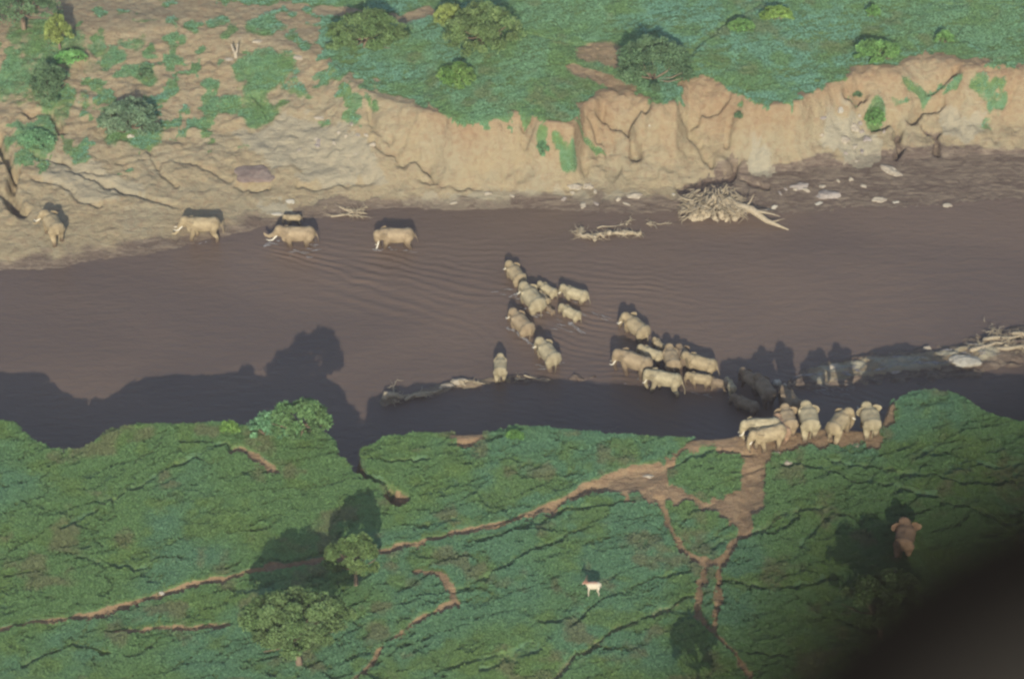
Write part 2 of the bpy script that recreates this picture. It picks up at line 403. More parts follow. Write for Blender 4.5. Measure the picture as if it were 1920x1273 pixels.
T([(1235,938),(1262,1000),(1285,1040),(1325,1062),(1312,1110),(1303,1150),(1340,1190),(1375,1225),(1410,1275)], [.35,.28,.3,.4,.3,.25,.35,.3,.25], 0.2, .9)
T([(1405,900),(1396,1000),(1362,1040),(1348,1090),(1350,1140),(1342,1180)], [.8,.5,.35,.3,.3,.2], 0.22, .9)
T([(1420,850),(1412,900),(1408,960)], 0.8, 0.1, 1)
T([(1285,1040),(1340,1060),(1362,1040)], .5, 0.1, 1)
T([(1398,1005),(1440,985),(1500,958),(1560,948)], .3, 0.3, .3)
T([(1300,1118),(1230,1150),(1130,1200),(1080,1232),(1040,1275)], .35, 0.4, .4)
T([(860,1128),(780,1168),(720,1215),(680,1262),(660,1290)], .3, 0.22, .75)
T([(780,1070),(830,1082),(850,1110),(862,1140)], [.25,.35,.3,.2], 0.08, .8)
T([(1070,955),(1000,968),(940,985)], .3, 0.4, .2)
T([(1175,945),(1110,948),(1050,965),(960,1000),(880,1020)], .3, 0.45, .1)
T([(1110,990),(1040,1015),(980,1040),(930,1075),(880,1098)], .25, 0.35, .1)
T([(1290,1072),(1220,1085),(1180,1110),(1130,1128),(1080,1160),(1010,1170)], .25, 0.35, .1)
T([(905,1260),(980,1230),(1010,1215)], .3, 0.4, .2)
T([(820,1265),(900,1240),(960,1225),(1000,1205)], .3, 0.4, .1)
T([(430,832),(350,865),(270,905),(190,950),(120,995)], .3, 0.4, .1)
T([(340,833),(380,828),(430,838),(460,850)], .25, 0.35, .1)
T([(440,845),(480,862),(520,885)], .45, 0.15, .8)
T([(45,1250),(90,1225),(130,1212),(200,1225)], .3, 0.4, .2)
T([(200,1190),(280,1178),(350,1180),(430,1175)], .35, 0.25, .8)
T([(1060,962),(1100,948)], .3, 0.3, .1)
T([(1470,868),(1540,880),(1600,905),(1680,915),(1760,930)], .3, 0.4, .1)
T([(1560,868),(1650,880),(1720,892),(1800,905),(1920,912)], .3, 0.45, .1)
T([(1800,868),(1860,878),(1960,872)], .3, 0.4, .1)
T([(1700,925),(1780,940),(1850,965),(1920,1000)], .25, 0.35, .1)
T([(1400,1005),(1450,1000),(1500,970)], .25, 0.3, .1)
T([(1345,1090),(1440,1105),(1500,1100),(1570,1085)], .25, 0.35, .1)
T([(1500,1020),(1560,965),(1600,970),(1625,1000)], .25, 0.35, .1)
T([(700,860),(760,868),(800,862)], .25, 0.35, .1)
T([(850,836),(900,825),(940,818)], .3, 0.5, .1)
T([(1262,880),(1290,858),(1340,846),(1400,850)], .3, 0.35, .2)
for k in range(70):                                        # game trails winding through the ground cover
    px, py = random.uniform(-30, 1950), random.uniform(850, 1270)
    a = random.gauss(0.38, 0.32) if px < 1350 else random.gauss(-0.12, 0.35)
    L = random.uniform(30, 120); pts = []
    for q in range(5):
        pts.append((px, py)); px += L/4*math.cos(a); py -= L/4*math.sin(a)*0.85; a += random.gauss(0, 0.28)
    T(pts, random.uniform(.12, .24), random.uniform(.08, .22), .05)
# creek cut into the near bank
T([(640,828),(655,850),(668,868),(672,885)], [1.0,.75,.5,.3], 4.0, 1, wobble=0.2)
T([(672,882),(690,893),(715,903),(732,915)], [.5,.4,.35,.35], 1.6, .5, wobble=0.2)
T([(738,928),(750,937)], .8, 1.6, 1, wobble=0.1)
# cracks and gullies of the far bank
T([(-10,255),(8,285),(22,310),(26,335),(12,365),(30,385),(48,402)], .5, 1.6, .5)
T([(-20,290),(10,302),(36,322)], .3, 1.0, .5)
T([(50,212),(75,208),(95,213),(108,235),(112,250)], .4, .9, .3)
T([(60,285),(90,300),(110,300)], .3, .5, .2)
T([(130,318),(200,350),(245,362),(290,375),(332,388)], .25, .5)
T([(195,352),(230,356),(270,368)], .2, .4); T([(150,375),(185,388)], .2, .4); T([(110,300),(150,320),(190,325)], .2, .4); T([(60,330),(110,345),(150,372)], .2, .35)
T([(330,300),(380,310),(430,335)], .2, .35); T([(280,280),(300,320),(330,345)], .25, .35)
T([(445,345),(470,352),(500,355)], .3, .6)
T([(480,180),(500,195),(498,208)], .3, .5); T([(560,350),(640,345),(700,340)], .3, .35)
T([(755,300),(780,290),(800,312),(815,332)], .3, .7); T([(700,262),(730,285),(760,310)], .35, .6); T([(790,330),(830,345),(900,348)], .3, .3)
T([(690,200),(700,235),(730,260)], .35, .6)
T([(985,222),(998,240),(985,258)], .4, .8); T([(1125,213),(1150,228),(1172,236),(1188,262),(1192,295)], .4, 1.2); T([(1172,236),(1195,212),(1215,200)], .35, 1.0); T([(1110,230),(1118,255)], .35, .8)
T([(1295,230),(1310,215),(1325,208)], .3, .7); T([(1330,218),(1350,200),(1362,190)], .3, .7); T([(1275,200),(1290,240),(1310,270),(1335,310)], .4, .7); T([(1372,225),(1368,250),(1365,270)], .3, .6)
T([(1640,238),(1670,225),(1684,240),(1684,290)], .4, 1.2); T([(1708,228),(1725,205),(1765,198)], .35, 1.0); T([(1733,240),(1752,250),(1758,285)], .35, 1.1); T([(1740,165),(1760,145),(1795,130)], .35, .9)
T([(1592,165),(1605,178),(1620,180)], .5, 1.2); T([(1910,150),(1890,190),(1870,200)], .3, .5)
T([(1275,356),(1300,348),(1330,338),(1365,330),(1380,308)], [.5,.6,.6,.6,.4], 1.0)
T([(1395,335),(1415,345),(1440,352)], .3, .7); T([(1290,100),(1330,70),(1378,32),(1420,10)], .35, .35, .2); T([(965,58),(1010,70),(1060,80),(1105,85)], .25, .3, .2)
T([(600,20),(700,30),(760,38),(800,20)], .8, .1, 1); T([(1080,130),(1140,150),(1180,170)], .8, .1, .9); T([(1110,100),(1130,95),(1150,110)], 1.6, .1, .7)
T([(1760,10),(1840,8),(1920,12)], .2, .3, .2)
# break up the long straight bank: general surface grit
HH += (fbm(XX*2.3, YY*2.3, 91, 2)-0.5)*0.12
on_c = ss(0.0, 0.15, (YY-ysl)/(ycl-ysl))*(1-ss(0.9, 1.1, (YY-ysl)/(ycl-ysl)))*(~NEARZ)
HH += on_c*(0.35+0.45*ss(-14, -6, XX))*((fbm(XX*1.1, YY*1.1, 95, 4)-0.5)*0.55-0.35*ss(.60, .72, fbm(XX*.55, YY*.3, 97, 3)))

# sand bars in the river
def bar(P, hw, top):
    Wd = ats(P, 0.1); Q = np.column_stack([Wd[:, :2], hw]); w = window(Q, max(hw)*2+2); x, y = XX[w], YY[w]
    wx = x+(fbm(x*0.7, y*0.7, 53, 3)-0.5)*1.0; wy = y+(fbm(x*0.7, y*0.7, 57, 3)-0.5)*0.9
    d, ww = seg_dist(wx, wy, Q); r = d/ww
    h = top*(1.15-r**2*1.2)+(fbm(x*1.1, y*2.2, 59, 4)-0.5)*0.9
    HH[w] = np.where(r < 1.7, np.maximum(HH[w], h), HH[w]); WET[w] = np.where((r < 1.7), np.maximum(WET[w], 0.75), WET[w])
bar([(722,752),(760,746),(800,735),(850,722),(880,716)], [.7,.4,.5,.7,.5], .22)
bar([(880,717),(935,713),(980,709),(1010,709),(1030,713)], [.35,.6,.45,.4,.2], .13)
bar([(1060,708),(1090,704),(1120,703)], [.15,.3,.1], .10)
bar([(1480,724),(1520,710),(1580,697),(1640,690),(1720,684),(1800,674),(1850,660),(1900,650),(1960,645),(2100,630)], [.5,1.5,2.2,2.4,2.4,2.6,2.7,2.9,3,3], .45)
for _x0 in (1,):
    Wd = ats([(1540,705),(1640,688),(1740,680),(1850,662)], .1)
    Q = np.column_stack([Wd[:, :2], [1.2]*4]); w = window(Q, 4); d_, w_ = seg_dist(XX[w], YY[w], Q)
    WET[w] = np.where(d_/w_ < 1.1, np.minimum(WET[w], .45), WET[w]); PALE[w] = np.maximum(PALE[w], 1.0*(1-ss(.5, 1.2, d_/w_))*(fbm(XX[w]*.5, YY[w]*1.2, 67, 3) > .42))
# wetness by height along the far shore
shore = (YY > ywl-1) & (YY < ycl) & ~NEARZ
wl_ = np.where(XX > 28, 1-ss(0.9, 1.5, HH+(fbm(XX*.3, YY*.3, 63, 3)-.5)*1.0), 1-ss(0.15, 0.75, HH+(fbm(XX*.4, YY*.4, 63, 3)-.5)*.6))
WET = np.where(shore, np.maximum(WET, wl_), WET)
wetp = lambda P, v: poly_mask(P, arr=WET, val=v)
wetp([(1270,352),(1330,335),(1400,318),(1500,322),(1640,310),(1700,285),(1800,290),(2000,290),(2000,330),(1700,340),(1600,335),(1500,345),(1400,360),(1290,372)], .9)
wetp([(560,385),(620,368),(700,375),(760,380),(740,392),(640,400),(560,402)], .85)
wetp([(1340,330),(1370,290),(1405,295),(1400,335)], .6)
cliff = ss(0.25, 1.0, (YY-ysl)/(ycl-ysl)+(fbm(XX*.22, YY*.22, 65, 3)-.5)*.9)*ss(-14, -6, XX)
SOIL = np.where(NEARZ, 1.0, np.clip(cliff*0.75 + ss(8, 18, YY-ysl)*0.30*(1-ss(-14, -6, XX)), 0, 1))
def pp(P, v): poly_mask(P, arr=PALE, val=v)
pp([(740,392),(800,372),(950,366),(1100,365),(1230,372),(1260,395),(1200,402),(1000,392),(850,396)], .5)
pp([(1560,205),(1600,215),(1640,255),(1650,300),(1600,310),(1560,290),(1540,250)], .8)
pp([(430,250),(560,215),(700,260),(740,340),(600,345),(480,290)], .6)
pp([(1410,270),(1445,265),(1450,330),(1400,325)], .8); pp([(1760,210),(1850,215),(1840,262),(1770,260)], .7)
pp([(60,290),(170,300),(280,360),(160,370),(80,340)], .5); pp([(480,388),(540,375),(560,392),(500,400)], .7)

WET = WET*(1-0.55*ss(0.3, 0.8, PALE))
WET = WET*np.where((XX < 0) & ~NEARZ, 0.72, 1.0)
def sample(arr, x, y):
    x = np.asarray(x, float); y = np.asarray(y, float)
    i = np.clip(np.searchsorted(GX, x)-1, 0, len(GX)-2); j = np.clip(np.searchsorted(GY, y)-1, 0, len(GY)-2)
    fx = np.clip((x-GX[i])/(GX[i+1]-GX[i]), 0, 1); fy = np.clip((y-GY[j])/(GY[j+1]-GY[j]), 0, 1)
    return (arr[j, i]*(1-fx)+arr[j, i+1]*fx)*(1-fy)+(arr[j+1, i]*(1-fx)+arr[j+1, i+1]*fx)*fy
ground_h = lambda x, y: sample(HH, x, y)
def spot(px, py):
    return drape([[px, py]], ground_h)[0]

nx, ny = len(GX), len(GY)
V = np.stack([XX.ravel(), YY.ravel(), HH.ravel()], 1)
ii, jj = np.meshgrid(np.arange(nx-1), np.arange(ny-1)); q = (jj*nx+ii).ravel()
F = np.stack([q, q+1, q+nx+1, q+nx], 1)
me = np_mesh('ground', V, F, M_ground, smooth=True)
a = me.color_attributes.new('mask', 'FLOAT_COLOR', 'POINT')
a.data.foreach_set('color', np.stack([GRASS.ravel(), WET.ravel(), SOIL.ravel(), PALE.ravel()], 1).astype(np.float32).ravel())
link('ground', me, kind='structure')

# ------------------------------------------------------------------ water with wakes
wx = axis(-66, 66, 0.22, 6000); wy = np.concatenate([[-40, -30], np.arange(-26, 34, 0.16), [45, 60]])
WX, WY = np.meshgrid(wx, wy); WZ = np.zeros_like(WX)
def wake(px, py, rx, ry, ang, lam, amp):
    global WZ
    c = at(px, py, 0); u = (WX-c[0])*math.cos(ang)+(WY-c[1])*math.sin(ang); v = -(WX-c[0])*math.sin(ang)+(WY-c[1])*math.cos(ang)
    v = v + 0.0011*rx*u*u*0.4 + (fbm(WX*0.16, WY*0.16, 101, 3)-0.5)*2.2
    m = np.exp(-(u/rx)**2*1.2-(v/ry)**2*1.2)*(0.35+1.3*fbm(WX*0.22, WY*0.5, 111, 3)**1.5)
    s = np.sin(2*math.pi*v/lam); WZ += amp*m*(s+0.3*s*s)
wake(800,510,11,3.2,R(-17),1.05,0.085); wake(640,500,6,2.4,R(-24),1.0,0.075); wake(730,560,13,3.5,R(-26),1.7,0.05)
wake(560,480,4.5,2.0,R(-20),0.8,0.07); wake(900,470,9,2.6,R(-3),1.1,0.035); wake(1150,540,9,4,R(-8),1.0,0.05)
wake(1100,600,4,2.0,R(-25),0.7,0.08); wake(1180,700,6,2,R(-8),0.8,0.07); wake(1060,640,6,2.5,R(-28),0.9,0.06)
wake(1250,770,11,3.0,R(-28),0.9,0.035); wake(1000,765,10,2.5,R(-18),0.8,0.025); wake(1580,740,6,1.8,R(-25),0.8,0.08)
wake(1700,520,20,7,R(4),1.8,0.016); wake(300,600,20,8,R(-6),2.0,0.008)
WZ += (fbm(WX*0.9, WY*1.8, 121, 3)-0.5)*0.034
nx, ny = len(wx), len(wy)
V = np.stack([WX.ravel(), WY.ravel(), WZ.ravel()], 1)
ii, jj = np.meshgrid(np.arange(nx-1), np.arange(ny-1)); q = (jj*nx+ii).ravel()
link('river_water', np_mesh('river_water', V, np.stack([q, q+1, q+nx+1, q+nx], 1), M_water, smooth=True), kind='structure')

# ------------------------------------------------------------------ low ground cover (nobody could count it)
def cover(name, n, ylo, yhi, size, cols, thr, gapk, label, seed, hgt=1.0, blades=4):
    r = np.random.default_rng(seed)
    y = r.uniform(ylo, yhi, n); lim = 44.5+(y+57)*0.20; x = r.uniform(-1, 1, n)*lim
    near = y < np.interp(x, *LN)+1.0
    d = rays([[0, 0]])
    g = sample(GRASS, x, y)+(fbm(x*0.9, y*0.9, 131, 3)-0.5)*0.8
    gap = sample(GAP, x, y)
    rid = np.abs(fbm(x*0.20+y*0.10, y*0.62-x*0.26, 141, 4)-0.5)*2     # natural lanes between clumps
    lush = ss(0.015, 0.17, rid)
    keep = (g > thr-0.12+0.34*r.random(n)) & (r.random(n) > gap*gapk) & (r.random(n) < 0.12+0.88*lush)
    keep &= (near if yhi < 0 else ~near)
    x, y, lush = x[keep], y[keep], lush[keep]; m = len(x)
    z = ground_h(x, y)
    clump = fbm(x*1.1, y*1.1, 151, 3); big = fbm(x*0.10, y*0.10, 161, 3); mid = fbm(x*0.4, y*0.4, 171, 3)
    s = size*(0.55+0.9*r.random(m))*(0.55+0.9*clump)
    amp = 0.35+0.9*ss(0.35, 0.65, fbm(x*0.07, y*0.07, 197, 2))
    canopy = hgt*0.19*((1-amp)+amp*(0.05+1.1*lush))*(0.55+0.9*fbm(x*0.9, y*0.9, 191, 3))
    vs = []; ts = []
    c0, c1, c2, c3 = [np.array(c) for c in cols]
    k1 = ss(0.36, 0.58, big)[:, None]; k2 = ss(0.5, 0.7, mid)[:, None]
    base = (c0*(1-k1)+c1*k1)*(1-0.7*k2)+c2*0.7*k2
    k3 = 0.7*(ss(0.60, 0.75, fbm(x*0.35, y*0.35, 181, 4)))[:, None]
    base = base*(1-k3)+c3*k3
    for bi in range(blades):
        a = r.uniform(0, 2*math.pi, m); tilt = r.uniform(-0.30, 0.45, m)
        ux, uy = np.cos(a), np.sin(a)
        cx = x+r.normal(0, 0.35, m)*s; cy = y+r.normal(0, 0.35, m)*s
        cz = z+canopy+size*0.30*r.random(m)
        w = s*(0.7+0.6*r.random(m)); l = s*(0.5+0.6*r.random(m))
        dx, dy, dz = -uy*np.cos(tilt), ux*np.cos(tilt), np.sin(tilt)
        A = np.stack([cx-ux*w*.5, cy-uy*w*.5, cz-0.12*s], 1); B = np.stack([cx+ux*w*.5, cy+uy*w*.5, cz-0.12*s], 1)
        C = np.stack([cx+dx*l, cy+dy*l, cz+dz*l], 1)
        vs.append(np.stack([A, B, C], 1)); jit = (0.85+0.3*r.random(m))[:, None]
        ts.append(np.repeat((base*jit)[:, None, :], 3, 1))
    V = np.concatenate(vs).reshape(-1, 3); Tn = np.concatenate(ts).reshape(-1, 3)
    me = np_mesh(name, V, np.arange(len(V)).reshape(-1, 3), M_cover, tint=Tn)
    return link(name, me, kind='stuff', label=label, category='ground cover')
cover('ground_cover', 1200000, -57, -8, 0.155, [(0.165,0.315,0.165),(0.18,0.31,0.115),(0.195,0.30,0.09),(0.24,0.24,0.12)], 0.55, 1.0,
      'dense low green herbs covering the near river bank between trails', 5, hgt=1.5, blades=2)
cover('grass', 760000, 12, 72, 0.125, [(0.27,0.50,0.335),(0.275,0.48,0.26),(0.24,0.39,0.13),(0.28,0.32,0.15)], 0.60, 0.6,
      'bright short grass spread over the far bank and plain', 6, hgt=0.7, blades=2)

# ------------------------------------------------------------------ trees and shrubs
def crown(R_, H, n, leaf, cols, flat=0.6, lumps=26, seed=0, spiky=0.0, holes=0.25):
    """leaf clumps spread through a lumpy dome (radius 1, height 1, scaled by the caller)"""
    r = np.random.default_rng(seed+900); lumps = lumps*3
    a = r.uniform(0, 2*math.pi, lumps); rr = np.sqrt(r.random(lumps))
    out = 0.93+0.05*np.sin(a*2+seed)+0.06*np.sin(a*3.0+seed*1.7)+0.05*np.sin(a*7+seed)
    cz = (1-np.clip(rr, 0, 1)**2.4)**flat*0.86*(0.82+0.25*r.random(lumps))+0.06
    inner = r.random(lumps) < 0.25; cz = np.where(inner, cz*r.uniform(0.3, 0.9, lumps), cz)
    rr = rr*out*0.92
    cr = 0.10+0.12*r.random(lumps)
    k = r.integers(0, lumps, n)
    d = r.normal(0, 1, (n, 3)); d /= np.linalg.norm(d, axis=1)[:, None]; d[:, 2] = np.abs(d[:, 2])-0.35*(r.random(n) < .4)
    rad = cr[k]*(0.35+0.75*r.random(n)**0.7)
    P = np.stack([np.cos(a[k])*rr[k], np.sin(a[k])*rr[k], cz[k]], 1)+d*rad[:, None]*np.array([1, 1, 1.1])
    P[:, 2] = np.maximum(P[:, 2], 0.02+0.1*r.random(n))
    ct = 0.72+0.55*r.random(lumps)
    return P, d, k, ct, r
OLIVE = [(0.135,0.225,0.085),(0.20,0.29,0.12)]; DARK = [(0.12,0.215,0.11),(0.20,0.31,0.16)]
GREY = [(0.15,0.25,0.15),(0.26,0.36,0.22)]; BRIGHT = [(0.15,0.31,0.10),(0.23,0.41,0.14)]
YEL = [(0.27,0.35,0.11),(0.36,0.43,0.14)]; TEAL = [(0.15,0.32,0.17),(0.22,0.40,0.20)]
def plant(name, cat, px, py, rx, ry, H, cols, label, trunk_h=0.0, n=9000, leaf=0.2, flat=0.5, seed=0, group=None, lumps=26, spiky=0.0, holes=0.27):
    """px,py = centre of crown in the photo, rx,ry = half extents in photo pixels"""
    # find ground point under the crown centre: crown centre stands trunk_h+H/2 above it
    hc = trunk_h+H*0.5; g = spot(px, py)
    k = np.linalg.norm(g-CAM)/FPX
    g = spot(px, py+hc*math.cos(DEP)/k)
    Rx = rx*k; Ry = max((ry*k-H*0.38)/math.sin(DEP), rx*k*0.6)
    root = empty(name, (g[0], g[1], g[2]-0.05), 0, label, cat, group)
    P, d, kk, ct, rg = crown(1.0, 1.0, n, leaf, cols, flat, lumps, seed, spiky, holes)
    P = P*np.array([Rx, Ry, H]); P[:, 2] += trunk_h; n = len(P)
    ln = leaf*(0.55+0.8*rg.random(n)); o = rg.normal(0, 1, (n, 3))+np.array([0, 0, .3])+d*0.6; o /= np.linalg.norm(o, axis=1)[:, None]
    t = np.cross(o, rg.normal(0, 1, (n, 3))); t /= np.linalg.norm(t, axis=1)[:, None]; wd = ln*0.42
    V = np.stack([P-t*wd[:, None]-o*ln[:, None]*.5, P+t*wd[:, None]-o*ln[:, None]*.5, P+o*ln[:, None]*.8], 1).reshape(-1, 3)
    c0, c1 = np.array(cols[0]), np.array(cols[1]); m = (rg.random(n)*0.5+0.5*ss(.35, .65, fbm(P[:, 0]*.8, P[:, 1]*.8, 77+seed, 2)))[:, None]
    T_ = np.repeat(((c0*(1-m)+c1*m)*ct[kk][:, None]*(0.8+0.4*rg.random(n))[:, None])[:, None], 3, 1).reshape(-1, 3)
    link('crown', np_mesh('crown', V, np.arange(len(V)).reshape(-1, 3), M_leaf, tint=T_), root)
    bm = bmesh.new(); r = random.Random(seed+5)
    tr = 0.10+0.025*Rx; th = trunk_h+H*0.25
    lean = Vector((r.uniform(-.3, .3), r.uniform(-.3, .3), 0))
    if trunk_h > 0.3: tube(bm, [(0, 0, -0.3), lean*0.4+Vector((0, 0, th*.5)), lean+Vector((0, 0, th))], [tr*1.4, tr, tr*.8], 8)
    else: lean = Vector((0, 0, 0)); th = 0.0
    for q in range(9):
        a = q*0.7+r.uniform(-.3, .3); e = r.uniform(0.45, 0.9)
        p2 = Vector((math.cos(a)*Rx*e, math.sin(a)*Ry*e, trunk_h+H*(1-e*e)**.5*0.62))
        s0 = lean+Vector((0, 0, th*0.85)); mid = s0.lerp(p2, .5)+Vector((0, 0, -0.1*H))
        if th == 0: mid.z = max(mid.z, 0.1)
        tube(bm, [s0, mid, p2], [tr*.6, tr*.4, tr*.15], 6)
    link('trunk' if trunk_h > 0.3 else 'stems', bm_mesh('trunk', bm, M_bark), root)
    return root
GA = 'trees and shrubs on the far bank'; GB = 'trees and shrubs on the near bank'
plants = [
 ('acacia_tree','tree',685,62,80,62,3.6,OLIVE,'olive thorn tree at left of the grass plain with bright scrub below its crown',.5,15000,.2,.5,GA),
 ('acacia_tree','tree',903,55,76,72,4.2,[(0.165,0.26,0.10),(0.24,0.32,0.13)],'large khaki thorn tree touching the top of the picture beside a small yellow one',.6,15000,.2,.5,GA),
 ('thorn_shrub','shrub',843,28,32,30,2.2,YEL,'small yellowish shrub between the two large olive thorn trees',.5,4500,.18,.6,GA),
 ('thorn_shrub','shrub',858,138,38,34,1.8,[(0.14,0.29,0.08),(0.23,0.36,0.11)],'ragged green shrub just below the khaki thorn tree',.2,4000,.2,.6,GA),
 ('thorn_tree','tree',1226,118,76,68,4.2,DARK,'round dark green thorn tree at the cliff edge in the middle of the far bank',.2,15000,.2,.55,GA),
 ('leafy_shrub','shrub',1455,26,34,22,1.4,[(0.19,0.34,0.09),(0.28,0.42,0.12)],'yellow green shrub near the top edge beside a thin trail',.1,3500,.18,.6,GA),
 ('leafy_shrub','shrub',1390,47,28,16,1.2,BRIGHT,'bright green shrub on the thin trail below the yellow green one',.1,2600,.18,.6,GA),
 ('leafy_shrub','shrub',1636,22,14,16,1.3,BRIGHT,'tiny bright shrub standing alone near the top right of the plain',.1,1200,.18,.6,GA),
 ('leafy_shrub','shrub',1645,94,48,28,2.0,BRIGHT,'broad bright green shrub at the brink of the red cliff on the right',.1,5500,.2,.6,GA),
 ('leafy_shrub','shrub',1770,70,18,16,1.4,BRIGHT,'small bright shrub above the red soil at far right',.1,1500,.18,.6,GA),
 ('leafy_shrub','shrub',1640,215,20,26,1.0,BRIGHT,'bright green shrub clinging to the pale cliff face on the right',0,2200,.2,.7,GA),
 ('leafy_shrub','shrub',1018,272,14,22,0.8,TEAL,'upright green bush on the sandy slope in the middle of the far bank',0,1400,.18,.7,GA),
 ('thorn_tree','tree',45,14,78,44,3.6,DARK,'dark spreading tree in the top left corner with a pale trunk',1.6,8000,.2,.5,GA),
 ('yellow_tree','tree',113,58,27,34,3.2,YEL,'yellow green feathery tree with a pale trunk near the top left corner',1.2,5500,.18,.7,GA),
 ('leafy_shrub','shrub',135,106,32,20,1.2,[(0.16,0.38,0.12),(0.25,0.48,0.17)],'light green shrub at the foot of the yellow green tree',.1,2800,.18,.6,GA),
 ('thorn_shrub','shrub',95,152,38,54,3.0,DARK,'tall dark shrub in the ravine below the yellow green tree',.3,5000,.2,.6,GA),
 ('leafy_shrub','shrub',70,258,34,24,1.2,TEAL,'low green shrub beside the cracks at the left edge',.1,2800,.2,.6,GA),
 ('grey_shrub','shrub',246,218,60,48,3.0,GREY,'big grey green bush on the bare slope above the walking bull elephants',.3,9500,.2,.6,GA),
 ('leafy_shrub','shrub',272,138,18,12,0.9,DARK,'small dark bush just above the big grey green bush',0,1400,.18,.6,GA),
 ('thorn_shrub','shrub',1022,595-900+560,10,7,.5,DARK,'',0,300,.15,.6,GA),
 ('leafy_shrub','shrub',1605,176,12,7,0.6,DARK,'little dark bush in the notch of the cliff edge below the broad shrub',0,600,.16,.6,GA),
 ('leafy_shrub','shrub',1386,215,9,9,0.6,DARK,'tiny dark bush on the pale cliff below the green slope',0,500,.16,.6,GA),
 ('tamarisk_tree','tree',568,782,60,34,3.9,[(0.115,0.23,0.095),(0.18,0.30,0.12)],'feathery green tree rising from the near bank edge and shading the river',.8,9500,.24,.8,GB),
 ('leafy_shrub','shrub',430,800,20,10,1.2,[(0.15,0.30,0.08),(0.23,0.38,0.10)],'low bright shrub on the near bank edge left of the feathery tree',.1,1600,.2,.6,GB),
 ('leafy_shrub','shrub',505,796,42,18,2.4,TEAL,'rounded green shrub beside the feathery tree at the bank edge',.1,3200,.22,.6,GB),
 ('acacia_tree','tree',668,1034,54,46,3.6,[(0.13,0.215,0.075),(0.19,0.27,0.10)],'smaller thorn tree over the main red trail with bare roots showing at its foot',2.4,16000,.2,.5,GB),
 ('acacia_tree','tree',562,1158,118,82,4.6,OLIVE,'broad flat thorn tree at bottom left, the widest crown of the near bank',3.2,46000,.2,.45,GB),
 ('acacia_tree','tree',1650,1118,90,76,4.4,OLIVE,'dim thorn tree beside the dark blurred aircraft wheel',2.6,18000,.21,.5,GB),
 ('acacia_tree','tree',1322,1312,52,36,3.0,DARK,'thorn tree cut off by the bottom edge, its shadow falling on the grass above',5.6,7000,.2,.5,GB),
 ('leafy_shrub','shrub',1380,1345-300,10,8,.5,BRIGHT,'',0,300,.2,.6,GB),
 ('leafy_shrub','shrub',965,815,20,8,0.9,[(0.13,0.28,0.08),(0.21,0.38,0.11)],'small bright bush on the near bank edge below the lone wading elephant',0,1200,.2,.6,GB),
]
for i, p in enumerate(plants):
    if not p[8]: continue
    plant(p[0], p[1], p[2], p[3], p[4], p[5], p[6], p[7], p[8], p[9], p[10], p[11], p[12], i, p[13])

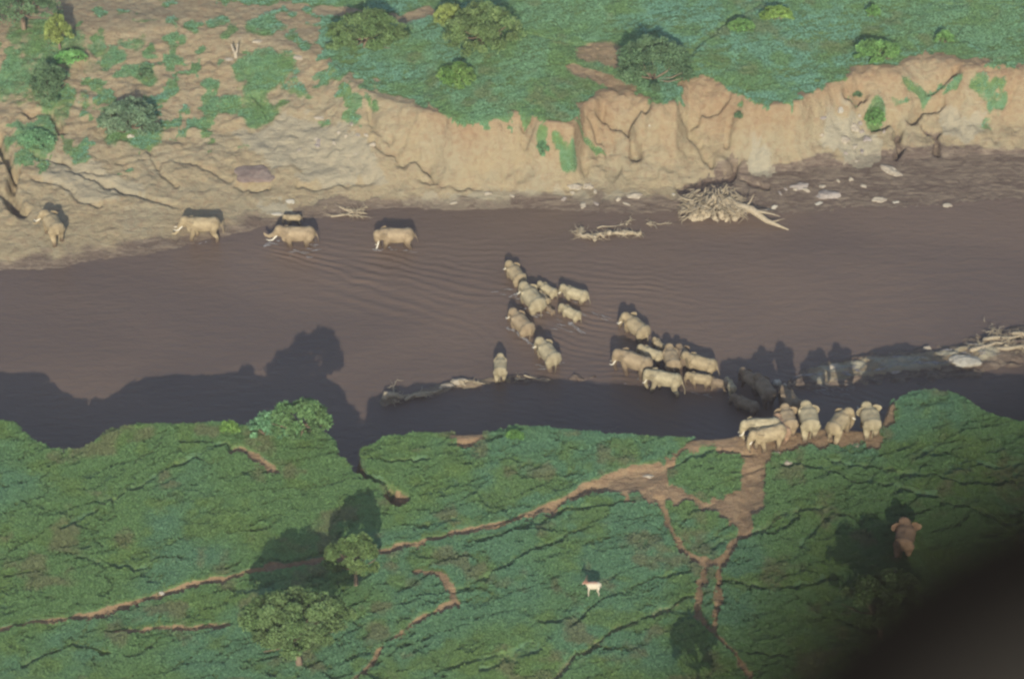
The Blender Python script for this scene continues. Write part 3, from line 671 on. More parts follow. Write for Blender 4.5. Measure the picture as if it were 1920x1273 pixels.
# ------------------------------------------------------------------ elephants
def elephant_body(yaw, pitch, spread, trunk, phase, young, tail, fat):
    """X forward, Z up, shoulder 3.0 m; head turned by yaw, lowered by pitch (radians)"""
    bm = bmesh.new()
    # torso: sloping rump, slightly hollow back, deep belly
    tube(bm, [(-1.55,0,2.02),(-1.2,0,2.08),(-0.6,0,2.02),(0.0,0,1.98),(0.6,0,2.08),(1.0,0,2.18),(1.3,0,2.28)],
         [0.52,0.72,0.78,0.81,0.80,0.66,0.52], 20, 0.95*fat)
    for s in (-1, 1): blob(bm, (-1.30,s*.40*fat,2.28), (.42,.33,.42)); blob(bm, (0.72,s*.40*fat,2.05), (.42,.36,.62))
    tube(bm, [(-1.3,0,2.55),(-.5,0,2.68),(.4,0,2.66),(1.0,0,2.62)], [.16,.2,.2,.2], 8)
    blob(bm, (-1.35,0,2.1), (0.66,0.72*fat,0.76)); blob(bm, (-0.1,0,1.84), (1.2,0.74*fat,0.58))
    for s in (-1, 1):
        a = phase*s; f = math.sin(a)*0.32; g = -math.sin(a)*0.34
        tube(bm, [(0.85,s*.38,1.95),(0.85+f*.4,s*.42,1.15),(0.85+f,s*.42,0.55),(0.88+f,s*.42,0.02)], [0.42,0.27,0.215,0.235], 12)
        tube(bm, [(-1.25,s*.36,1.85),(-1.15+g*.4,s*.42,1.15),(-1.32+g,s*.42,0.6),(-1.28+g,s*.42,0.02)], [0.50,0.31,0.205,0.225], 12)
    # head, turned on the neck
    Rm = Matrix.Rotation(yaw, 3, 'Z') @ Matrix.Rotation(pitch, 3, 'Y'); piv = Vector((1.15, 0, 2.32))
    def hd(p): return piv + Rm @ (Vector(p)-piv)
    tube(bm, [hd((1.1,0,2.3)), hd((1.5,0,2.42))], [0.52,0.50], 14, 0.85)
    blob(bm, hd((1.74,0,2.52)), (0.52,0.46,0.56), Rm); blob(bm, hd((2.0,0,2.28)), (0.38,0.35,0.46), Rm)
    blob(bm, hd((1.60,.16,2.76)), (0.26,0.2,0.22), Rm); blob(bm, hd((1.60,-.16,2.76)), (0.26,0.2,0.22), Rm)
    blob(bm, hd((1.85,0,1.92)), (0.28,0.2,0.2), Rm)
    if trunk == 'fwd': tp = [(2.1,0,2.2),(2.35,0,1.75),(2.55,0,1.25),(2.85,0,0.9),(3.15,0,0.95)]
    elif trunk == 'up': tp = [(2.1,0,2.2),(2.45,0,1.9),(2.85,0,1.75),(3.2,0,1.9),(3.35,0,2.15)]
    else: tp = [(2.1,0,2.2),(2.32,0,1.7),(2.42,0,1.15),(2.38,0,0.65),(2.25,0,0.25)]
    tp = [hd(p) for p in tp]
    tube(bm, tp, [0.34,0.27,0.20,0.145,0.10], 12)
    for s in (-1, 1):                                      # ears: big flat fans hinged behind the cheek
        Re = Rm @ Matrix.Rotation(s*(math.pi-0.30-spread*0.8), 3, 'Z')
        hinge = hd((1.62, s*0.40, 2.16))
        for (u, w, ru, rw) in ((0.44,0.0,0.50,0.56),(0.62,0.12,0.36,0.40),(0.34,-0.38,0.27,0.42)):
            c = hinge + Re @ Vector((u, 0, w))
            blob(bm, c, (ru, 0.055, rw), Re, 3)
    if young: pass
    tx = tail*0.5
    tube(bm, [(-1.95,0,2.2),(-2.1,tx*.3,1.9),(-2.2-abs(tx)*.4,tx*.7,1.4),(-2.2-abs(tx)*.5,tx,0.95)], [0.09,0.06,0.05,0.06], 8)
    me = bpy.data.meshes.new('tmp'); bm.to_mesh(me); bm.free()
    o = bpy.data.objects.new('tmp', me); col.objects.link(o)
    m = o.modifiers.new('r', 'REMESH'); m.mode = 'VOXEL'; m.voxel_size = 0.05; m.use_smooth_shade = True
    m2 = o.modifiers.new('s', 'SMOOTH'); m2.factor = 0.5; m2.iterations = 3
    dg = bpy.context.evaluated_depsgraph_get(); dg.update()
    me2 = bpy.data.meshes.new_from_object(o.evaluated_get(dg)); me2.name = 'body'
    bpy.data.objects.remove(o); bpy.data.meshes.remove(me)
    me2.polygons.foreach_set('use_smooth', np.ones(len(me2.polygons), bool))
    return me2, hd
def tusk_mesh(hd, s, L):
    bm = bmesh.new()
    P = [(2.0, s*.20, 2.02), (2.22, s*.27, 1.80), (2.22+.30*L, s*.33, 1.80-.28*L), (2.22+.66*L, s*.30, 1.80-.36*L), (2.22+.95*L, s*.22, 1.80-.26*L)]
    tube(bm, [hd(p) for p in P], [.075,.075,.065,.048,.02], 8)
    return bm_mesh('tusk', bm, M_tusk)
cache = {}
def elephant(px, py, k, head, label, depth=0.8, z=None, yaw=0, pitch=0.1, spread=0.1, trunk='down', phase=1.0, tusks=0.6, tail=0.2, tone=0, fat=1.0, wet=None):
    """px,py: centre of the torso in the photo; k: size; head: heading in degrees (180 = left, 90 = away)"""
    if z is None:
        zg = -depth
    else: zg = z
    p = at(px, py, zg+2.05*k)
    if z == 'ground':
        pass
    root = empty('elephant', (p[0], p[1], zg), R(head), label, 'elephant', 'elephants crossing the river')
    root.scale = (k*(1-.15*math.sin(R(head))**2), k*(1+(.26 if z is not None else .16)*math.sin(R(head))**2), k*1.03)
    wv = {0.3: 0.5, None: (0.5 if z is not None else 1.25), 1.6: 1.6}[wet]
    key = (yaw, pitch, spread, trunk, phase, tail, fat, wv)
    if key not in cache:
        me, hd = elephant_body(R(yaw), pitch, spread, trunk, phase, False, tail, fat)
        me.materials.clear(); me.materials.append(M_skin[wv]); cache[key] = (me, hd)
    me, hd = cache[key]
    b_ = link('body', me, root)
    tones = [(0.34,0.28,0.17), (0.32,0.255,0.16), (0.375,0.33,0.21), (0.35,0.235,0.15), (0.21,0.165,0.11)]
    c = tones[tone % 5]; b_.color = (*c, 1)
    if tusks:
        for s in (-1, 1): link('tusk', tusk_mesh(hd, s, tusks), root)
    return root
E = elephant
gz = lambda px, py: float(spot(px, py)[2])
E(99,420,.95,118,'dusty elephant climbing the muddy slope at far left, ahead of the three wading bulls',z=gz(103,452)-.1,yaw=38,pitch=-.05,spread=.2,trunk='fwd',phase=1.1,tusks=.6,tone=0)
E(378,421,1.0,180,'tusked elephant stepping out of the water onto the shore, second from the left',depth=.15,wet=.3,yaw=4,pitch=.0,spread=.05,trunk='fwd',phase=.9,tusks=.8,tone=0)
E(556,439,1.02,180,'tusked elephant wading left among white splashes, middle one of three wading bulls',depth=.75,yaw=0,pitch=.02,trunk='up',spread=.05,phase=-1.2,tusks=1.0,tone=1)
E(549,409,.46,182,'small calf on the shore, in the shadow cast by the middle wading bull',z=max(gz(549,418),0)-.1,wet=.3,phase=1.1,tusks=0,tone=0)
E(741,442,1.02,180,'elephant with the longest white tusks, head lowered, last of the bulls in line',depth=.7,yaw=6,pitch=.55,spread=.15,phase=1.2,tusks=1.45,tone=1,tail=-.5)
E(967,514,.86,117,'leading elephant of the mid-river cluster, head towards the far bank',depth=1.0,yaw=12,pitch=.1,spread=.25,phase=.8,tusks=.4,tone=0)
E(998,560,1.08,117,'largest pale elephant in the middle of the mid-river cluster',depth=1.2,yaw=10,pitch=.2,spread=.2,phase=1.3,tusks=.5,tone=2)
E(1020,560,.5,120,'calf half hidden against the right flank of the largest pale elephant',depth=.5,yaw=0,phase=.5,tusks=0,tone=0)
E(1027,544,.64,140,'slim young elephant between the largest pale one and the right hand one of the cluster',depth=.75,yaw=0,pitch=.15,spread=.1,phase=1.4,tusks=.3,tone=2)
E(1078,551,.78,157,'half grown elephant at the right end of the mid-river cluster with its tail out',depth=.8,yaw=-6,pitch=.15,spread=.0,phase=-.8,tusks=.3,tail=.9,tone=2)
E(1070,587,.68,142,'pale young elephant swimming below the right end of the cluster with a white wake',depth=.85,yaw=4,pitch=.2,spread=.0,phase=.6,tusks=0,tail=.8,tone=2)
E(1032,582,.36,130,'smallest calf, nearly under water beside the rump of the largest elephant',depth=.42,yaw=10,phase=.9,tusks=0,tone=4)
E(978,607,.98,122,'reddish elephant left of the cluster with a long foam streak at its side',depth=1.25,yaw=8,pitch=.1,spread=.15,phase=-1,tusks=.5,tone=1,tail=.9)
E(1028,662,.98,118,'elephant with raised hindquarters just above the sand bar, right of the lone wader',depth=.8,yaw=16,pitch=.1,spread=.2,phase=1.3,tusks=.4,tone=2,tail=.8)
E(938,687,.74,90,'lone elephant seen from behind stepping off the sand bar',depth=.15,wet=.3,yaw=0,pitch=.1,spread=.1,phase=.9,tusks=0,tone=2)
E(1193,613,.96,128,'elephant ahead of the right hand herd with its reddish ears spread',depth=.9,yaw=22,pitch=.05,spread=.75,phase=1.1,tusks=.4,tone=0,fat=1.05)
E(1189,677,1.04,152,'big reddish elephant at the left of the right hand herd with short white tusks',depth=.5,yaw=16,pitch=.3,spread=.15,phase=-1.2,tusks=.6,tone=1,tail=.3)
E(1221,663,.70,152,'young elephant walking behind the shoulder of the big reddish one',depth=.4,yaw=0,pitch=.1,phase=.7,tusks=0,tone=2)
E(1235,646,.46,124,'slim calf behind the elephant that leads the right hand herd',depth=.4,yaw=0,phase=1.2,tusks=0,tone=0)
E(1259,673,.88,98,'elephant heading away from the camera in the centre of the right hand herd',depth=.6,yaw=0,pitch=.15,spread=.1,phase=.9,tusks=.3,tone=1)
E(1281,668,.74,104,'narrow elephant squeezed between two others in the right hand herd, ears half open',depth=.6,yaw=14,pitch=.1,spread=.6,phase=-.9,tusks=.3,tone=4)
E(1313,681,.92,158,'elephant with a whisked out tail at the right of the right hand herd',depth=.6,yaw=-10,pitch=.15,spread=.3,phase=1.2,tusks=.4,tail=1.0,tone=0)
E(1245,710,.94,163,'pale elephant at the front edge of the herd with its white tail raised',depth=.25,wet=.3,yaw=6,pitch=.35,spread=.1,phase=1.3,tusks=.4,tail=1.0,tone=2)
E(1312,710,.66,168,'young elephant below the one with the whisked tail',depth=.3,yaw=0,pitch=.2,phase=-1.1,tusks=0,tone=0)
E(1347,718,.56,165,'smaller calf following the young elephant along the submerged bar',depth=.25,wet=.3,yaw=0,pitch=.1,phase=1,tusks=0,tone=4)
E(1369,723,.50,112,'stubby calf with a pale rump at the edge of the bank shadow',depth=.15,wet=.3,yaw=0,phase=1.3,tusks=0,tone=2)
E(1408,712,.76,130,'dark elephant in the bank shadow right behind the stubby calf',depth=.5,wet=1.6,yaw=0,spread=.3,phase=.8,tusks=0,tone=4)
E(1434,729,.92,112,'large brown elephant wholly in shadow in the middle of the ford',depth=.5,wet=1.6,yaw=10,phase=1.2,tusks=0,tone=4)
E(1398,758,.76,150,'dark elephant alone in the shaded water below the ford',depth=.8,wet=1.6,yaw=0,phase=.6,tusks=0,tone=4)
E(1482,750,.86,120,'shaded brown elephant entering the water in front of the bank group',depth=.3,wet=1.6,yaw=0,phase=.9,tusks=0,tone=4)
zb = 7.3
E(1428,798,.90,183,'grey backed elephant at the left of the bank group, head hanging over the water',z=gz(1430,830)-.1,yaw=10,pitch=.35,spread=.1,phase=1.1,tusks=.5,tone=2)
E(1441,814,.90,200,'front elephant of the bank group, standing side on with thick pale legs',z=gz(1440,846)-.1,yaw=0,pitch=.15,spread=.0,phase=-1.0,tusks=.2,tone=0)
E(1464,801,.74,105,'reddish elephant packed behind the front elephant of the bank group',z=gz(1466,832)-.1,yaw=0,pitch=.1,spread=.2,phase=.7,tusks=0,tone=3)
E(1477,785,.80,100,'elephant with spread ears seen from behind, left of the tallest one on the bank',z=gz(1480,818)-.1,yaw=0,pitch=.1,spread=.8,phase=1.0,tusks=.3,tone=1)
E(1517,784,.92,94,'tallest elephant of the bank group seen from behind at its centre',z=gz(1518,822)-.1,yaw=10,pitch=.1,spread=.3,phase=1.2,tusks=.3,tone=2)
E(1573,792,.90,58,'elephant on the bank turned to the right with its trunk hanging',z=gz(1572,828)-.1,yaw=-30,pitch=.1,spread=.1,phase=-1.1,tusks=.3,tone=0)
E(1632,784,.86,95,'round elephant with ears out and one tusk showing, rightmost of the bank group',z=gz(1632,818)-.1,yaw=16,pitch=.0,spread=.9,phase=.9,tusks=.8,tone=2,fat=1.12)
E(1697,1006,.92,77,'solitary elephant walking through the grass at lower right, away from the herd',z=gz(1695,1040)-.1,yaw=22,pitch=.0,spread=1.0,phase=1.0,tusks=.7,tone=3)

# pale animal in the meadow
def pale_animal(px, py):
    g = spot(px, py); root = empty('grazing_animal', (g[0], g[1], g[2]), R(182), 'small white four legged animal with a reddish back, alone in the meadow', 'animal')
    bm = bmesh.new()
    tube(bm, [(-.55,0,1.0),(-.2,0,1.0),(.2,0,1.0),(.5,0,1.05)], [.24,.30,.30,.24], 12, .8)
    tube(bm, [(.5,0,1.1),(.8,0,1.32)], [.19,.13], 10); tube(bm, [(.75,0,1.38),(.95,0,1.3),(1.12,0,1.18)], [.14,.11,.065], 10)
    for s in (-1, 1):
        tube(bm, [(.45,s*.15,.95),(.5,s*.15,.5),(.47,s*.15,.02)], [.15,.075,.06], 8)
        tube(bm, [(-.5,s*.15,.95),(-.42,s*.15,.62),(-.58,s*.15,.42),(-.54,s*.15,.02)], [.19,.10,.065,.06], 8)
        tube(bm, [(.8,s*.1,1.45),(.72,s*.28,1.5)], [.06,.03], 6)
    tube(bm, [(-.75,0,1.15),(-.85,0,.8)], [.05,.035], 6)
    me = bpy.data.meshes.new('tmp'); bm.to_mesh(me); bm.free(); o = bpy.data.objects.new('tmp', me); col.objects.link(o)
    m = o.modifiers.new('r', 'REMESH'); m.mode = 'VOXEL'; m.voxel_size = 0.03
    m2 = o.modifiers.new('s', 'SMOOTH'); m2.iterations = 3
    dg = bpy.context.evaluated_depsgraph_get(); dg.update(); me2 = bpy.data.meshes.new_from_object(o.evaluated_get(dg))
    bpy.data.objects.remove(o); me2.materials.clear()
    mt, nt, b = new_mat('pale_coat'); tc = nt.nodes.new('ShaderNodeTexCoord').outputs['Object']
    s = nt.nodes.new('ShaderNodeSeparateXYZ'); nt.links.new(tc, s.inputs[0]); nn = noise(nt, tc, 5, 4)
    nt.links.new(mixc(nt, ramp(nt, math_(nt, 'ADD', s.outputs[2], math_(nt, 'MULTIPLY', nn, .25)), 1.32, 1.45), (0.50,0.45,0.34), (0.36,0.19,0.13)), b.inputs['Base Color'])
    me2.materials.append(mt); me2.polygons.foreach_set('use_smooth', np.ones(len(me2.polygons), bool))
    link('body', me2, root)
    root.scale = (.85, 1.4, 1.3)
    bm = bmesh.new()
    for s in (-1, 1): tube(bm, [(.78,s*.07,1.48),(.70,s*.12,1.68),(.60,s*.16,1.82)], [.03,.022,.01], 6)
    link('horns', bm_mesh('horns', bm, M_bark), root)
pale_animal(1112, 1117)

# ------------------------------------------------------------------ rocks
def rock(px, py, sx, sy, sz, mat, label, seed, rz=0.0, z=None, group=None, name='rock'):
    g = spot(px, py) if z is None else at(px, py, z)
    if z is None and g[2] < 0: g = at(px, py, 0.0)
    bm = bmesh.new(); bmesh.ops.create_icosphere(bm, subdivisions=4, radius=1.0)
    for v in bm.verts:
        n = mnoise.noise(v.co*1.1+Vector((seed*3.1, 0, 0)))*0.42+mnoise.noise(v.co*3.2+Vector((0, seed*2.3, 0)))*0.16
        c = v.co*(1+n); c.z = max(c.z, -.5); q = 0.30
        v.co = Vector((c.x*sx, c.y*sy, c.z*sz))
    o = link(name, bm_mesh('rock', bm, mat, False), None, (g[0], g[1], g[2]-sz*.02), label=label, category='rock', group=group)
    o.rotation_euler = (0, 0, rz); return o
G1 = 'rocks along the shores'
rock(478,325,2.0,1.6,.35,M_rock_dark,'flat brown slab lying on the slope above the first two bulls',1,.0,group=G1)
rock(1670,322,1.25,.5,.5,M_rock,'long pale boulder fallen to the foot of the cliff at right',2,R(-35),group=G1)
rock(1553,366,1.3,.6,.4,M_rock_grey,'grey boulder on the mud right of the uprooted tree',3,.1,group=G1)
rock(1500,350,1.0,.5,.35,M_rock_grey,'low grey rock against the mud bank right of the uprooted tree',4,.2,group=G1)
rock(1535,382,.45,.25,.15,M_white,'flat white stone at the water line near the grey boulder',5,.4,group=G1)
rock(1648,376,.9,.4,.25,M_rock,'low sandy rock on the shore left of the last small stone',6,-.1,group=G1)
rock(1680,380,.4,.2,.15,M_white,'small pale stone right next to the low sandy rock',7,group=G1)
rock(1776,386,.5,.3,.2,M_rock,'last small stone at the water line towards the right edge',8,group=G1)
rock(1452,389,.35,.22,.3,M_white,'bright white stone by the trunk of the uprooted tree',9,.5,group=G1)
rock(1440,393,.45,.1,.08,M_white,'thin white sliver lying left of the bright white stone',10,.1,group=G1)
rock(1576,207,.35,.45,.35,M_white,'white rock on the cliff face below the green slope',11,group=G1)
rock(1600,240,.6,.6,.4,M_rock,'pale block half way down the cliff under the white rock',12,group=G1)
rock(1585,262,.5,.5,.35,M_rock,'smaller pale block below and left of the pale block on the cliff',13,group=G1)
rock(1625,262,.5,.4,.3,M_rock_grey,'greyish block beside the bright shrub on the cliff',14,group=G1)
rock(1218,236,.14,.14,.14,M_white,'tiny white stone in the right hand hollow of the cliff',15,group=G1)
rock(245,256,.4,.3,.25,M_white,'white stone at the foot of the big grey green bush',16,group=G1)
rock(483,78,.6,.3,.15,M_rock,'flat pale stone just under the rounded grass patch at the top',17,group=G1)
rock(560,108,.8,.4,.15,M_rock,'wide flat pale stone right of the second grass patch',18,group=G1)
rock(430,112,.5,.25,.12,M_rock,'pale stone at the foot of the forked stump',19,group=G1)
rock(600,222,.6,.3,.2,M_rock,'light stone on the slope below the last green tufts',20,group=G1)
rock(1102,350,.6,.4,.35,M_rock,'rounded sandy stone on the shelf left of the uprooted tree',21,group=G1)
rock(1078,350,.8,.5,.35,M_rock,'broad sandy stone touching the rounded one on the shelf',22,group=G1)
rock(1190,368,.8,.4,.35,M_rock,'sandy stone at the shelf edge close to the roots of the uprooted tree',23,group=G1)
rock(1263,365,.2,.15,.12,M_white,'small white pebble beside the roots of the uprooted tree',24,group=G1)
rock(1808,676,1.6,.9,.4,M_white,'large white rock slab on the right hand sand bar',25,.1,z=.5,group=G1)
rock(1775,668,1.0,.5,.3,M_rock,'pale rock behind the large white slab on the bar',26,.1,z=.2,group=G1)
rock(1738,654,.4,.3,.3,M_rock,'small tan stone at the upper edge of the right hand bar',27,z=.2,group=G1)
rock(1735,682,1.5,.6,.25,M_rock_grey,'bluish grey slab in the middle of the right hand bar',28,z=.2,group=G1)
rock(1680,694,1.2,.5,.25,M_rock_grey,'grey slab left of the bluish slab on the bar',29,z=.2,group=G1)
rock(1640,676,1.2,.4,.25,M_rock_grey,'thin grey slab at the upper edge of the bar',30,z=.2,group=G1)
rock(1566,690,.7,.6,.3,M_rock,'sunlit rock at the left end of the right hand bar',31,z=.2,group=G1)
rock(1562,712,.4,.3,.2,M_rock,'small rock below the sunlit one at the left end of the bar',32,z=.15,group=G1)
rock(1610,702,.9,.35,.2,M_rock_grey,'dull rock lying between the sunlit rock and the grey slab',33,z=.15,group=G1)
rock(1458,719,.42,.35,.42,M_white,'round pale boulder in the water next to the shaded brown elephants',34,z=.1,group=G1)
rock(1487,718,.45,.35,.35,M_rock,'dim round boulder right of the pale boulder at the ford',35,z=.1,group=G1)
rock(1472,722,.2,.15,.15,M_white,'pebble between the two round boulders at the ford',36,z=.1,group=G1)
rock(860,716,.8,.35,.35,M_rock,'sandy stone on the left hand bar, half way to the lone elephant',37,R(15),z=.2,group=G1)
rock(835,724,.8,.3,.3,M_rock,'long sandy stone just left of the half way stone on the bar',38,R(10),z=.2,group=G1)
rock(1605,836,.35,.25,.18,M_rock,'pale stone on the trampled soil below the bank group',39,group=G1)
rock(1455,850,.4,.25,.18,M_rock,'yellowish stone at the feet of the front bank elephant',40,group=G1)
rock(1478,868,.35,.25,.16,M_rock,'small pale stone at the grass edge under the bank group',41,group=G1)
rock(303,1112,.25,.2,.2,M_white,'white stone at the upper side of the main red trail',42,group=G1)
rock(1215,893,.5,.25,.15,M_rock,'flat pale stone on the bare soil left of the grass island',43,group=G1)
rock(545,378,.5,.3,.2,M_white,'bluish white stone on the shore behind the middle bull',44,group=G1)
rock(520,402,.6,.2,.15,M_white,'thin white stone at the water edge behind the middle bull',45,group=G1)
rr = random.Random(3)
def scatter(n, x0, x1, y0, y1, label, s0):
    for i in range(n):
        rock(rr.uniform(x0, x1), rr.uniform(y0, y1), rr.uniform(.15, .5), rr.uniform(.12, .35), rr.uniform(.1, .28), rr.choice([M_rock, M_rock_grey, M_rock]), label, s0+i, rr.uniform(0, 3), group=label.split(',')[0], name='stone')
scatter(12, 560, 700, 215, 300, 'small stones strewn over the pale slope, between the grass patches and the flat shore', 100)
scatter(10, 1540, 1660, 215, 310, 'small stones in the rock fall, under the notch of the right hand cliff', 200)
scatter(10, 760, 1240, 352, 388, 'small stones on the pale shelf, along the middle of the far shore', 300)
scatter(8, 1460, 1720, 335, 378, 'small stones on the dark mud, right of the uprooted tree', 400)

# ------------------------------------------------------------------ driftwood
def curl(bm, p, d, L, r0, r, n=5, wob=.35, taper=.15, nn=6):
    pts = [Vector(p)]; dd = Vector(d).normalized()
    for i in range(n):
        pts.append(pts[-1]+dd*L/n); dd = (dd+Vector((r.gauss(0, wob), r.gauss(0, wob), r.gauss(0, wob*.7)))).normalized()
    tube(bm, pts, [r0*(1-(1-taper)*i/n) for i in range(n+1)], nn)
    return pts
def uprooted():
    g = at(1345, 395, .3); root = empty('uprooted_tree', (g[0], g[1], .0), 0, 'pale uprooted tree with a shaggy root mass and bare trunk lying into the river', 'fallen tree')
    r = random.Random(4)
    tip = at(1478, 430, .1)-g; mid = at(1410, 395, .9)-g
    bm = bmesh.new()
    st = Vector((-0.8, .8, 1.0))
    tube(bm, [st, Vector((mid[0]*.5, mid[1]*.5+.3, 1.05)), Vector((mid[0], mid[1], 1.0)), Vector((tip[0]*.7, tip[1]*.7, .5)), Vector((tip[0], tip[1], .05))], [.55,.5,.42,.28,.07], 12)
    curl(bm, (tip[0]*.75, tip[1]*.75, .5), (1, .1, .15), 1.6, .1, r, 4, .25)
    curl(bm, (mid[0], mid[1], 1.0), (.6, -.4, .1), 3.2, .2, r, 5, .12)
    curl(bm, (mid[0]*.8, mid[1]*.8+.2, 1.1), (.7, .4, .5), 1.8, .14, r, 5, .25)
    link('trunk', bm_mesh('trunk', bm, M_drift), root)
    bm = bmesh.new()
    # root plate: shaggy mass about 7 m wide
    def plate_pt():
        return Vector((r.uniform(-3.6, 2.6), r.uniform(-1.6, 2.2), r.uniform(.3, 1.7)))
    for i in range(420):
        p = plate_pt(); e = 1-(abs(p.x+.3)/3.8)**2; p.z *= .35+.95*max(e, .1)
        out = Vector((p.x*.6, -1.0+r.gauss(0, .4), -.15+r.gauss(0, .35)))
        curl(bm, p, out, r.uniform(.5, 1.3), r.uniform(.04, .10), r, 4, .4, .2, 5)
    for i in range(14):
        a = r.uniform(math.pi*1.0, math.pi*2.0); p = Vector((math.cos(a)*2.2-.4, math.sin(a)*1.0+.4, r.uniform(.6, 1.4)))
        curl(bm, p, (math.cos(a)*1.0, math.sin(a), r.uniform(-.4, .2)), r.uniform(1.2, 2.4), r.uniform(.08, .16), r, 6, .3, .15, 6)
    for i in range(170):
        p = Vector((r.uniform(-3.2, 2.4), r.uniform(-1.4, 2.2), 0)); e = max(1-(abs(p.x+.3)/3.6)**2, .1)*max(1-abs(p.y-.4)/2.2, .15); p.z = e*r.uniform(.3, 1.9)
        blob(bm, p, (r.uniform(.18, .55), r.uniform(.15, .4), r.uniform(.15, .45)), Matrix.Rotation(r.uniform(0, 3), 3, 'Z') @ Matrix.Rotation(r.uniform(-.6, .6), 3, 'X'), 2)
    link('roots', bm_mesh('roots', bm, M_drift), root)
    bm = bmesh.new()
    for i in range(5): curl(bm, (r.uniform(.3, 1.4), r.uniform(1.4, 2.4), 1.0), (r.gauss(0, .5), .5, 1.0), r.uniform(1.2, 2.4), .1, r, 5, .35)
    link('snag', bm_mesh('snag', bm, M_drift), root)
uprooted()
def drift(px, py, label, sticks, seed, name='driftwood', z=0.0, spread=(1, 1), tufts=0):
    """sticks: (dx px, dy px, dx2, dy2, radius)"""
    g = at(px, py, z); r = random.Random(seed); bm = bmesh.new(); k = 281/FPX
    for (x1, y1, x2, y2, rad) in sticks:
        a = at(px+x1, py+y1, z+rad*.6)-g; b_ = at(px+x2, py+y2, z+rad*.6)-g
        n = 5; pts = [Vector(a).lerp(Vector(b_), i/n)+Vector((r.gauss(0, rad*.8), r.gauss(0, rad*.8), abs(r.gauss(0, rad*.5)))) for i in range(n+1)]
        tube(bm, pts, [rad*(1-.6*i/n)*r.uniform(.8, 1.2) for i in range(n+1)], 7)
        for q in range(4):
            p = pts[r.randrange(1, n)]; curl(bm, p, (Vector(b_)-Vector(a))+Vector((r.gauss(0, 1.5), r.gauss(0, 1.5), r.uniform(0, 1))), r.uniform(.4, 1.1), rad*.3, r, 4, .3)
    for q in range(tufts):
        (x1, y1, x2, y2, rad) = sticks[r.randrange(len(sticks))]; t = r.random(); c = Vector(at(px+x1+(x2-x1)*t, py+y1+(y2-y1)*t, z+.05)-g)
        curl(bm, c+Vector((r.gauss(0, .2*spread[0]), r.gauss(0, .2*spread[1]), r.uniform(0, .2))), (r.gauss(0, 1), r.gauss(0, 1), r.uniform(-.2, .5)), r.uniform(.4, 1.2), r.uniform(.025, .06), r, 4, .4, .2, 4)
    return link(name, bm_mesh('driftwood', bm, M_drift), None, (g[0], g[1], z), label=label, category='driftwood', group='driftwood in and beside the river')
drift(1145,440,'shaggy raft of driftwood floating left of the uprooted tree',[(-60,-6,-30,10,.30),(-35,8,0,-2,.22),(0,0,35,-3,.30),(25,-4,58,2,.22),(-55,-10,-60,4,.15)],1,tufts=160,z=.02)
drift(1155,421,'single forked branch floating just above the driftwood raft',[(-38,6,20,1,.10),(18,1,30,-10,.09)],2,tufts=6,z=.03)
drift(1232,419,'thin stick with a knot floating next to the root mass',[(-18,2,-2,3,.10),(0,2,28,0,.06),(-15,4,-12,-6,.08)],3,tufts=10,z=.03)
g_ = gz(660,400)
drift(655,399,'fan of bleached branches lying on the shore between two bulls',[(-30,-12,25,4,.16),(-30,9,28,-6,.13),(-5,-4,34,2,.12),(0,4,30,8,.10),(5,0,32,-10,.10)],4,tufts=40,z=max(g_, .1))
drift(742,740,'stump with an upright stick at the left tip of the bar',[(-14,4,16,8,.35),(-6,0,-2,-26,.08),(-4,2,30,2,.16),(-16,0,8,14,.2)],5,tufts=30,z=.1,name='driftwood_stump')
drift(790,740,'long bleached log lying along the left hand bar',[(-30,6,40,-8,.18),(-10,4,20,0,.14)],6,tufts=12,z=.15)
drift(880,713,'pointed branch on the bar left of the lone elephant',[(-30,0,28,6,.14),(-20,-2,-8,8,.2)],7,tufts=8,z=.2)
drift(1005,709,'pale stick on the bar right of the lone elephant',[(-22,-2,24,4,.10),(-40,2,-20,0,.1)],8,tufts=6,z=.15)
drift(1885,645,'heap of brown brushwood on the bar at the right edge',[(-60,14,10,-8,.25),(-40,-8,40,-14,.22),(-10,10,60,0,.25),(-50,8,-10,4,.2),(20,-18,70,-12,.22),(-20,-14,-24,-30,.08),(0,5,45,12,.2)],9,tufts=240,z=.35,spread=(2.2,2.2))
# forked stump
def stump(px, py):
    g = spot(px, py); bm = bmesh.new()
    tube(bm, [(0,0,-.2),(0,0,.5),(-.22,0,1.0),(-.38,0,1.7)], [.24,.2,.13,.09], 9); tube(bm, [(0,0,.4),(.2,0,.9),(.32,0,1.75)], [.18,.13,.09], 9)
    link('forked_stump', bm_mesh('stump', bm, M_rock), None, tuple(g), label='pale forked stump standing on the bare upper slope', category='stump')
stump(442, 108)

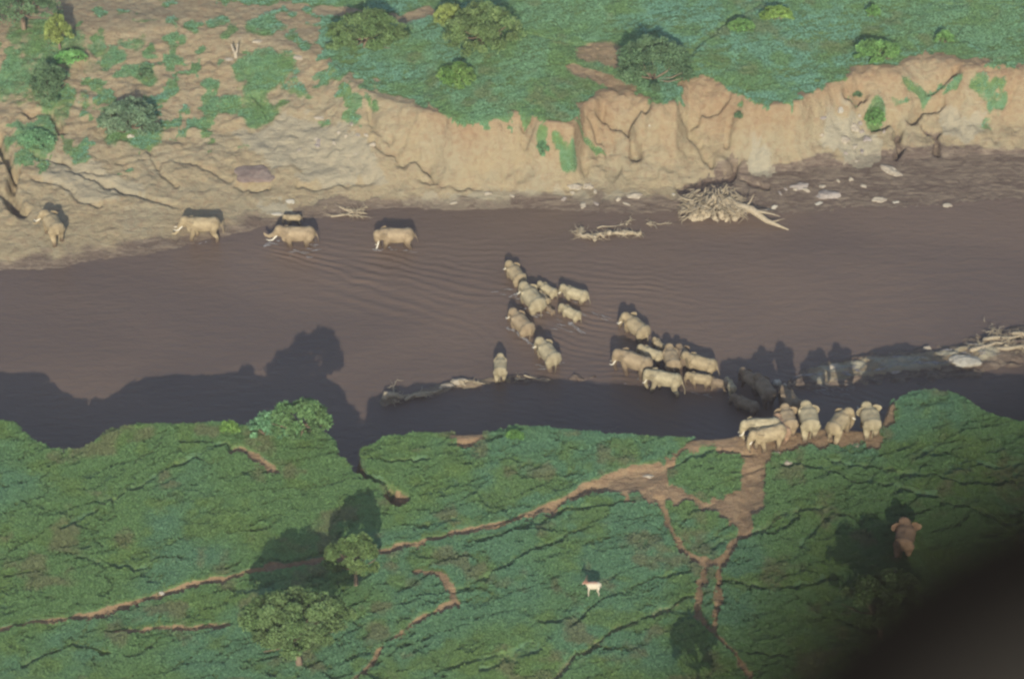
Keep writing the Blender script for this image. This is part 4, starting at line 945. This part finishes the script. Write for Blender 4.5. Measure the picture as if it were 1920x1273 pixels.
# ------------------------------------------------------------------ foam around the wading animals
def foam():
    r = random.Random(9); V = []; F = []
    def patch(px, py, L, W, ang, n=1, jit=8):
        for q in range(n):
            c = at(px+r.gauss(0, jit), py+r.gauss(0, jit*.4), 0.0); gz_ = max(float(ground_h(c[0], c[1])), 0.0) if px > 1480 else 0.0; a = ang+r.gauss(0, .25); l = L*r.uniform(.3, 1.0); w = W*r.uniform(.4, 1.2)
            b0 = len(V); m = 14
            V.append((c[0], c[1], .12+gz_))
            for i in range(m):
                t = 2*math.pi*i/m; rr_ = 1+r.uniform(-.6, .5); u = math.cos(t)*l*rr_; v = math.sin(t)*w*rr_
                V.append((c[0]+u*math.cos(a)-v*math.sin(a), c[1]+u*math.sin(a)+v*math.cos(a), .085+gz_))
            for i in range(m): F.append((b0, b0+1+i, b0+1+(i+1) % m))
    patch(508,458,.5,.14,0,9,9); patch(580,473,.55,.08,-.2,5,10); patch(588,460,.35,.08,0,4,6); patch(545,474,.6,.06,-.1,5,14)
    patch(705,470,.35,.12,.2,4,5); patch(735,468,.3,.07,0,3,7); patch(772,474,.5,.05,-.1,3,7)
    patch(375,455,.3,.1,0,5,10); patch(965,556,.4,.14,.3,6,6); patch(1012,592,.45,.14,-.4,5,5)
    for i in range(9): patch(957+i*5, 618+i*3.6, .45, .11, -.85, 2, 2.5)
    for i in range(6): patch(1068+i*4, 606+i*3.5, .4, .10, -.85, 2, 2.5)
    patch(1120,600,.8,.05,-.5,6,18); patch(1055,612,.7,.04,-.4,6,14); patch(1082,566,.4,.06,-.3,4,8); patch(1035,590,.3,.08,0,4,4)
    patch(1020,688,.4,.08,0,5,9); patch(1050,680,.3,.06,0,4,6); patch(1200,715,.5,.05,0,6,12); patch(1330,742,.5,.05,0,5,20)
    patch(1540,735,.8,.06,-.5,8,22); patch(980,580,.3,.1,.4,3,4); patch(940,545,.7,.05,.05,4,10)
    for i in range(46):
        t = r.random(); patch(1500+t*360, 712-t*44+r.uniform(-16, 10), .9, .10, .15, 1, 4)
    for i in range(16): patch(1530+i*4+r.uniform(-20, 40), 728+r.uniform(0, 14), .7, .05, -.4, 1, 3)
    link('foam', np_mesh('foam', V, F, M_foam), kind='stuff', label='white foam and splashes around the wading elephants', category='foam')
foam()

# ------------------------------------------------------------------ landing wheel of the aircraft, close to the camera
def wheel():
    d = rays([[2352, 1978]])[0]; d = d/np.linalg.norm(d); c = Vector(CAM+d*1.16)
    root = empty('aircraft_wheel', c, 0, 'dark out of focus landing wheel of the aircraft in the lower right corner', 'aircraft wheel')
    q = Vector(-d).to_track_quat('Z', 'Y').to_matrix() @ Matrix.Rotation(0.12, 3, 'X')
    root.rotation_euler = q.to_euler()
    mt = plain_noise('tyre_rubber', (0.003,0.0024,0.002), (0.004,0.003,0.0025), 9, rough=.95, bd=.002)
    mr = plain_noise('wheel_metal', (0.034,0.031,0.027), (0.027,0.025,0.022), 6, rough=.6, bd=.001)
    def torus(Rm, prof, seg=72):
        V = []; F = []; n = len(prof)
        for i in range(seg):
            a = 2*math.pi*i/seg
            for (r_, z_) in prof: V.append((math.cos(a)*r_, math.sin(a)*r_, z_))
        for i in range(seg):
            for j in range(n): F.append((i*n+j, ((i+1) % seg)*n+j, ((i+1) % seg)*n+(j+1) % n, i*n+(j+1) % n))
        return V, F
    prof = [(.165,-.06),(.195,-.075),(.240,-.07),(.258,-.045),(.264,0),(.258,.045),(.240,.07),(.195,.075),(.165,.06),(.158,0)]
    V, F = torus(0, prof); link('tyre', np_mesh('tyre', V, F, mt, smooth=True), root)
    prof = [(.162,-.05),(.165,.05),(.152,.056),(.142,.035),(.06,.03),(.05,.055),(.004,.06),(.004,-.06)]
    V, F = torus(0, prof); link('rim', np_mesh('rim', V, F, mr, smooth=True), root)
    bm = bmesh.new(); tube(bm, [(0,0,-.02),(.05,-.05,-.14),(.22,-.35,-.22),(.55,-.95,-.25)], [.03,.035,.04,.05], 12)
    link('gear_leg', bm_mesh('gear_leg', bm, mr), root)
wheel()

# ------------------------------------------------------------------ haze in the air between the aircraft and the ground
def haze():
    bm = bmesh.new(); bmesh.ops.create_cube(bm, size=1.0)
    lo = float(min(HH.min(), -1.5))-1.0; hi = 190.0
    for v in bm.verts: v.co = Vector((v.co.x*12600, v.co.y*12600, lo if v.co.z < 0 else hi))
    m = bpy.data.materials.new('haze'); m.use_nodes = True; nt = m.node_tree; nt.nodes.remove(nt.nodes['Principled BSDF'])
    v = nt.nodes.new('ShaderNodeVolumePrincipled'); v.inputs['Color'].default_value = (0.88, 0.82, 0.90, 1); v.inputs['Density'].default_value = 0.00017
    nt.links.new(v.outputs[0], nt.nodes['Material Output'].inputs['Volume'])
    link('haze', bm_mesh('haze', bm, m, False), kind='stuff')
haze()
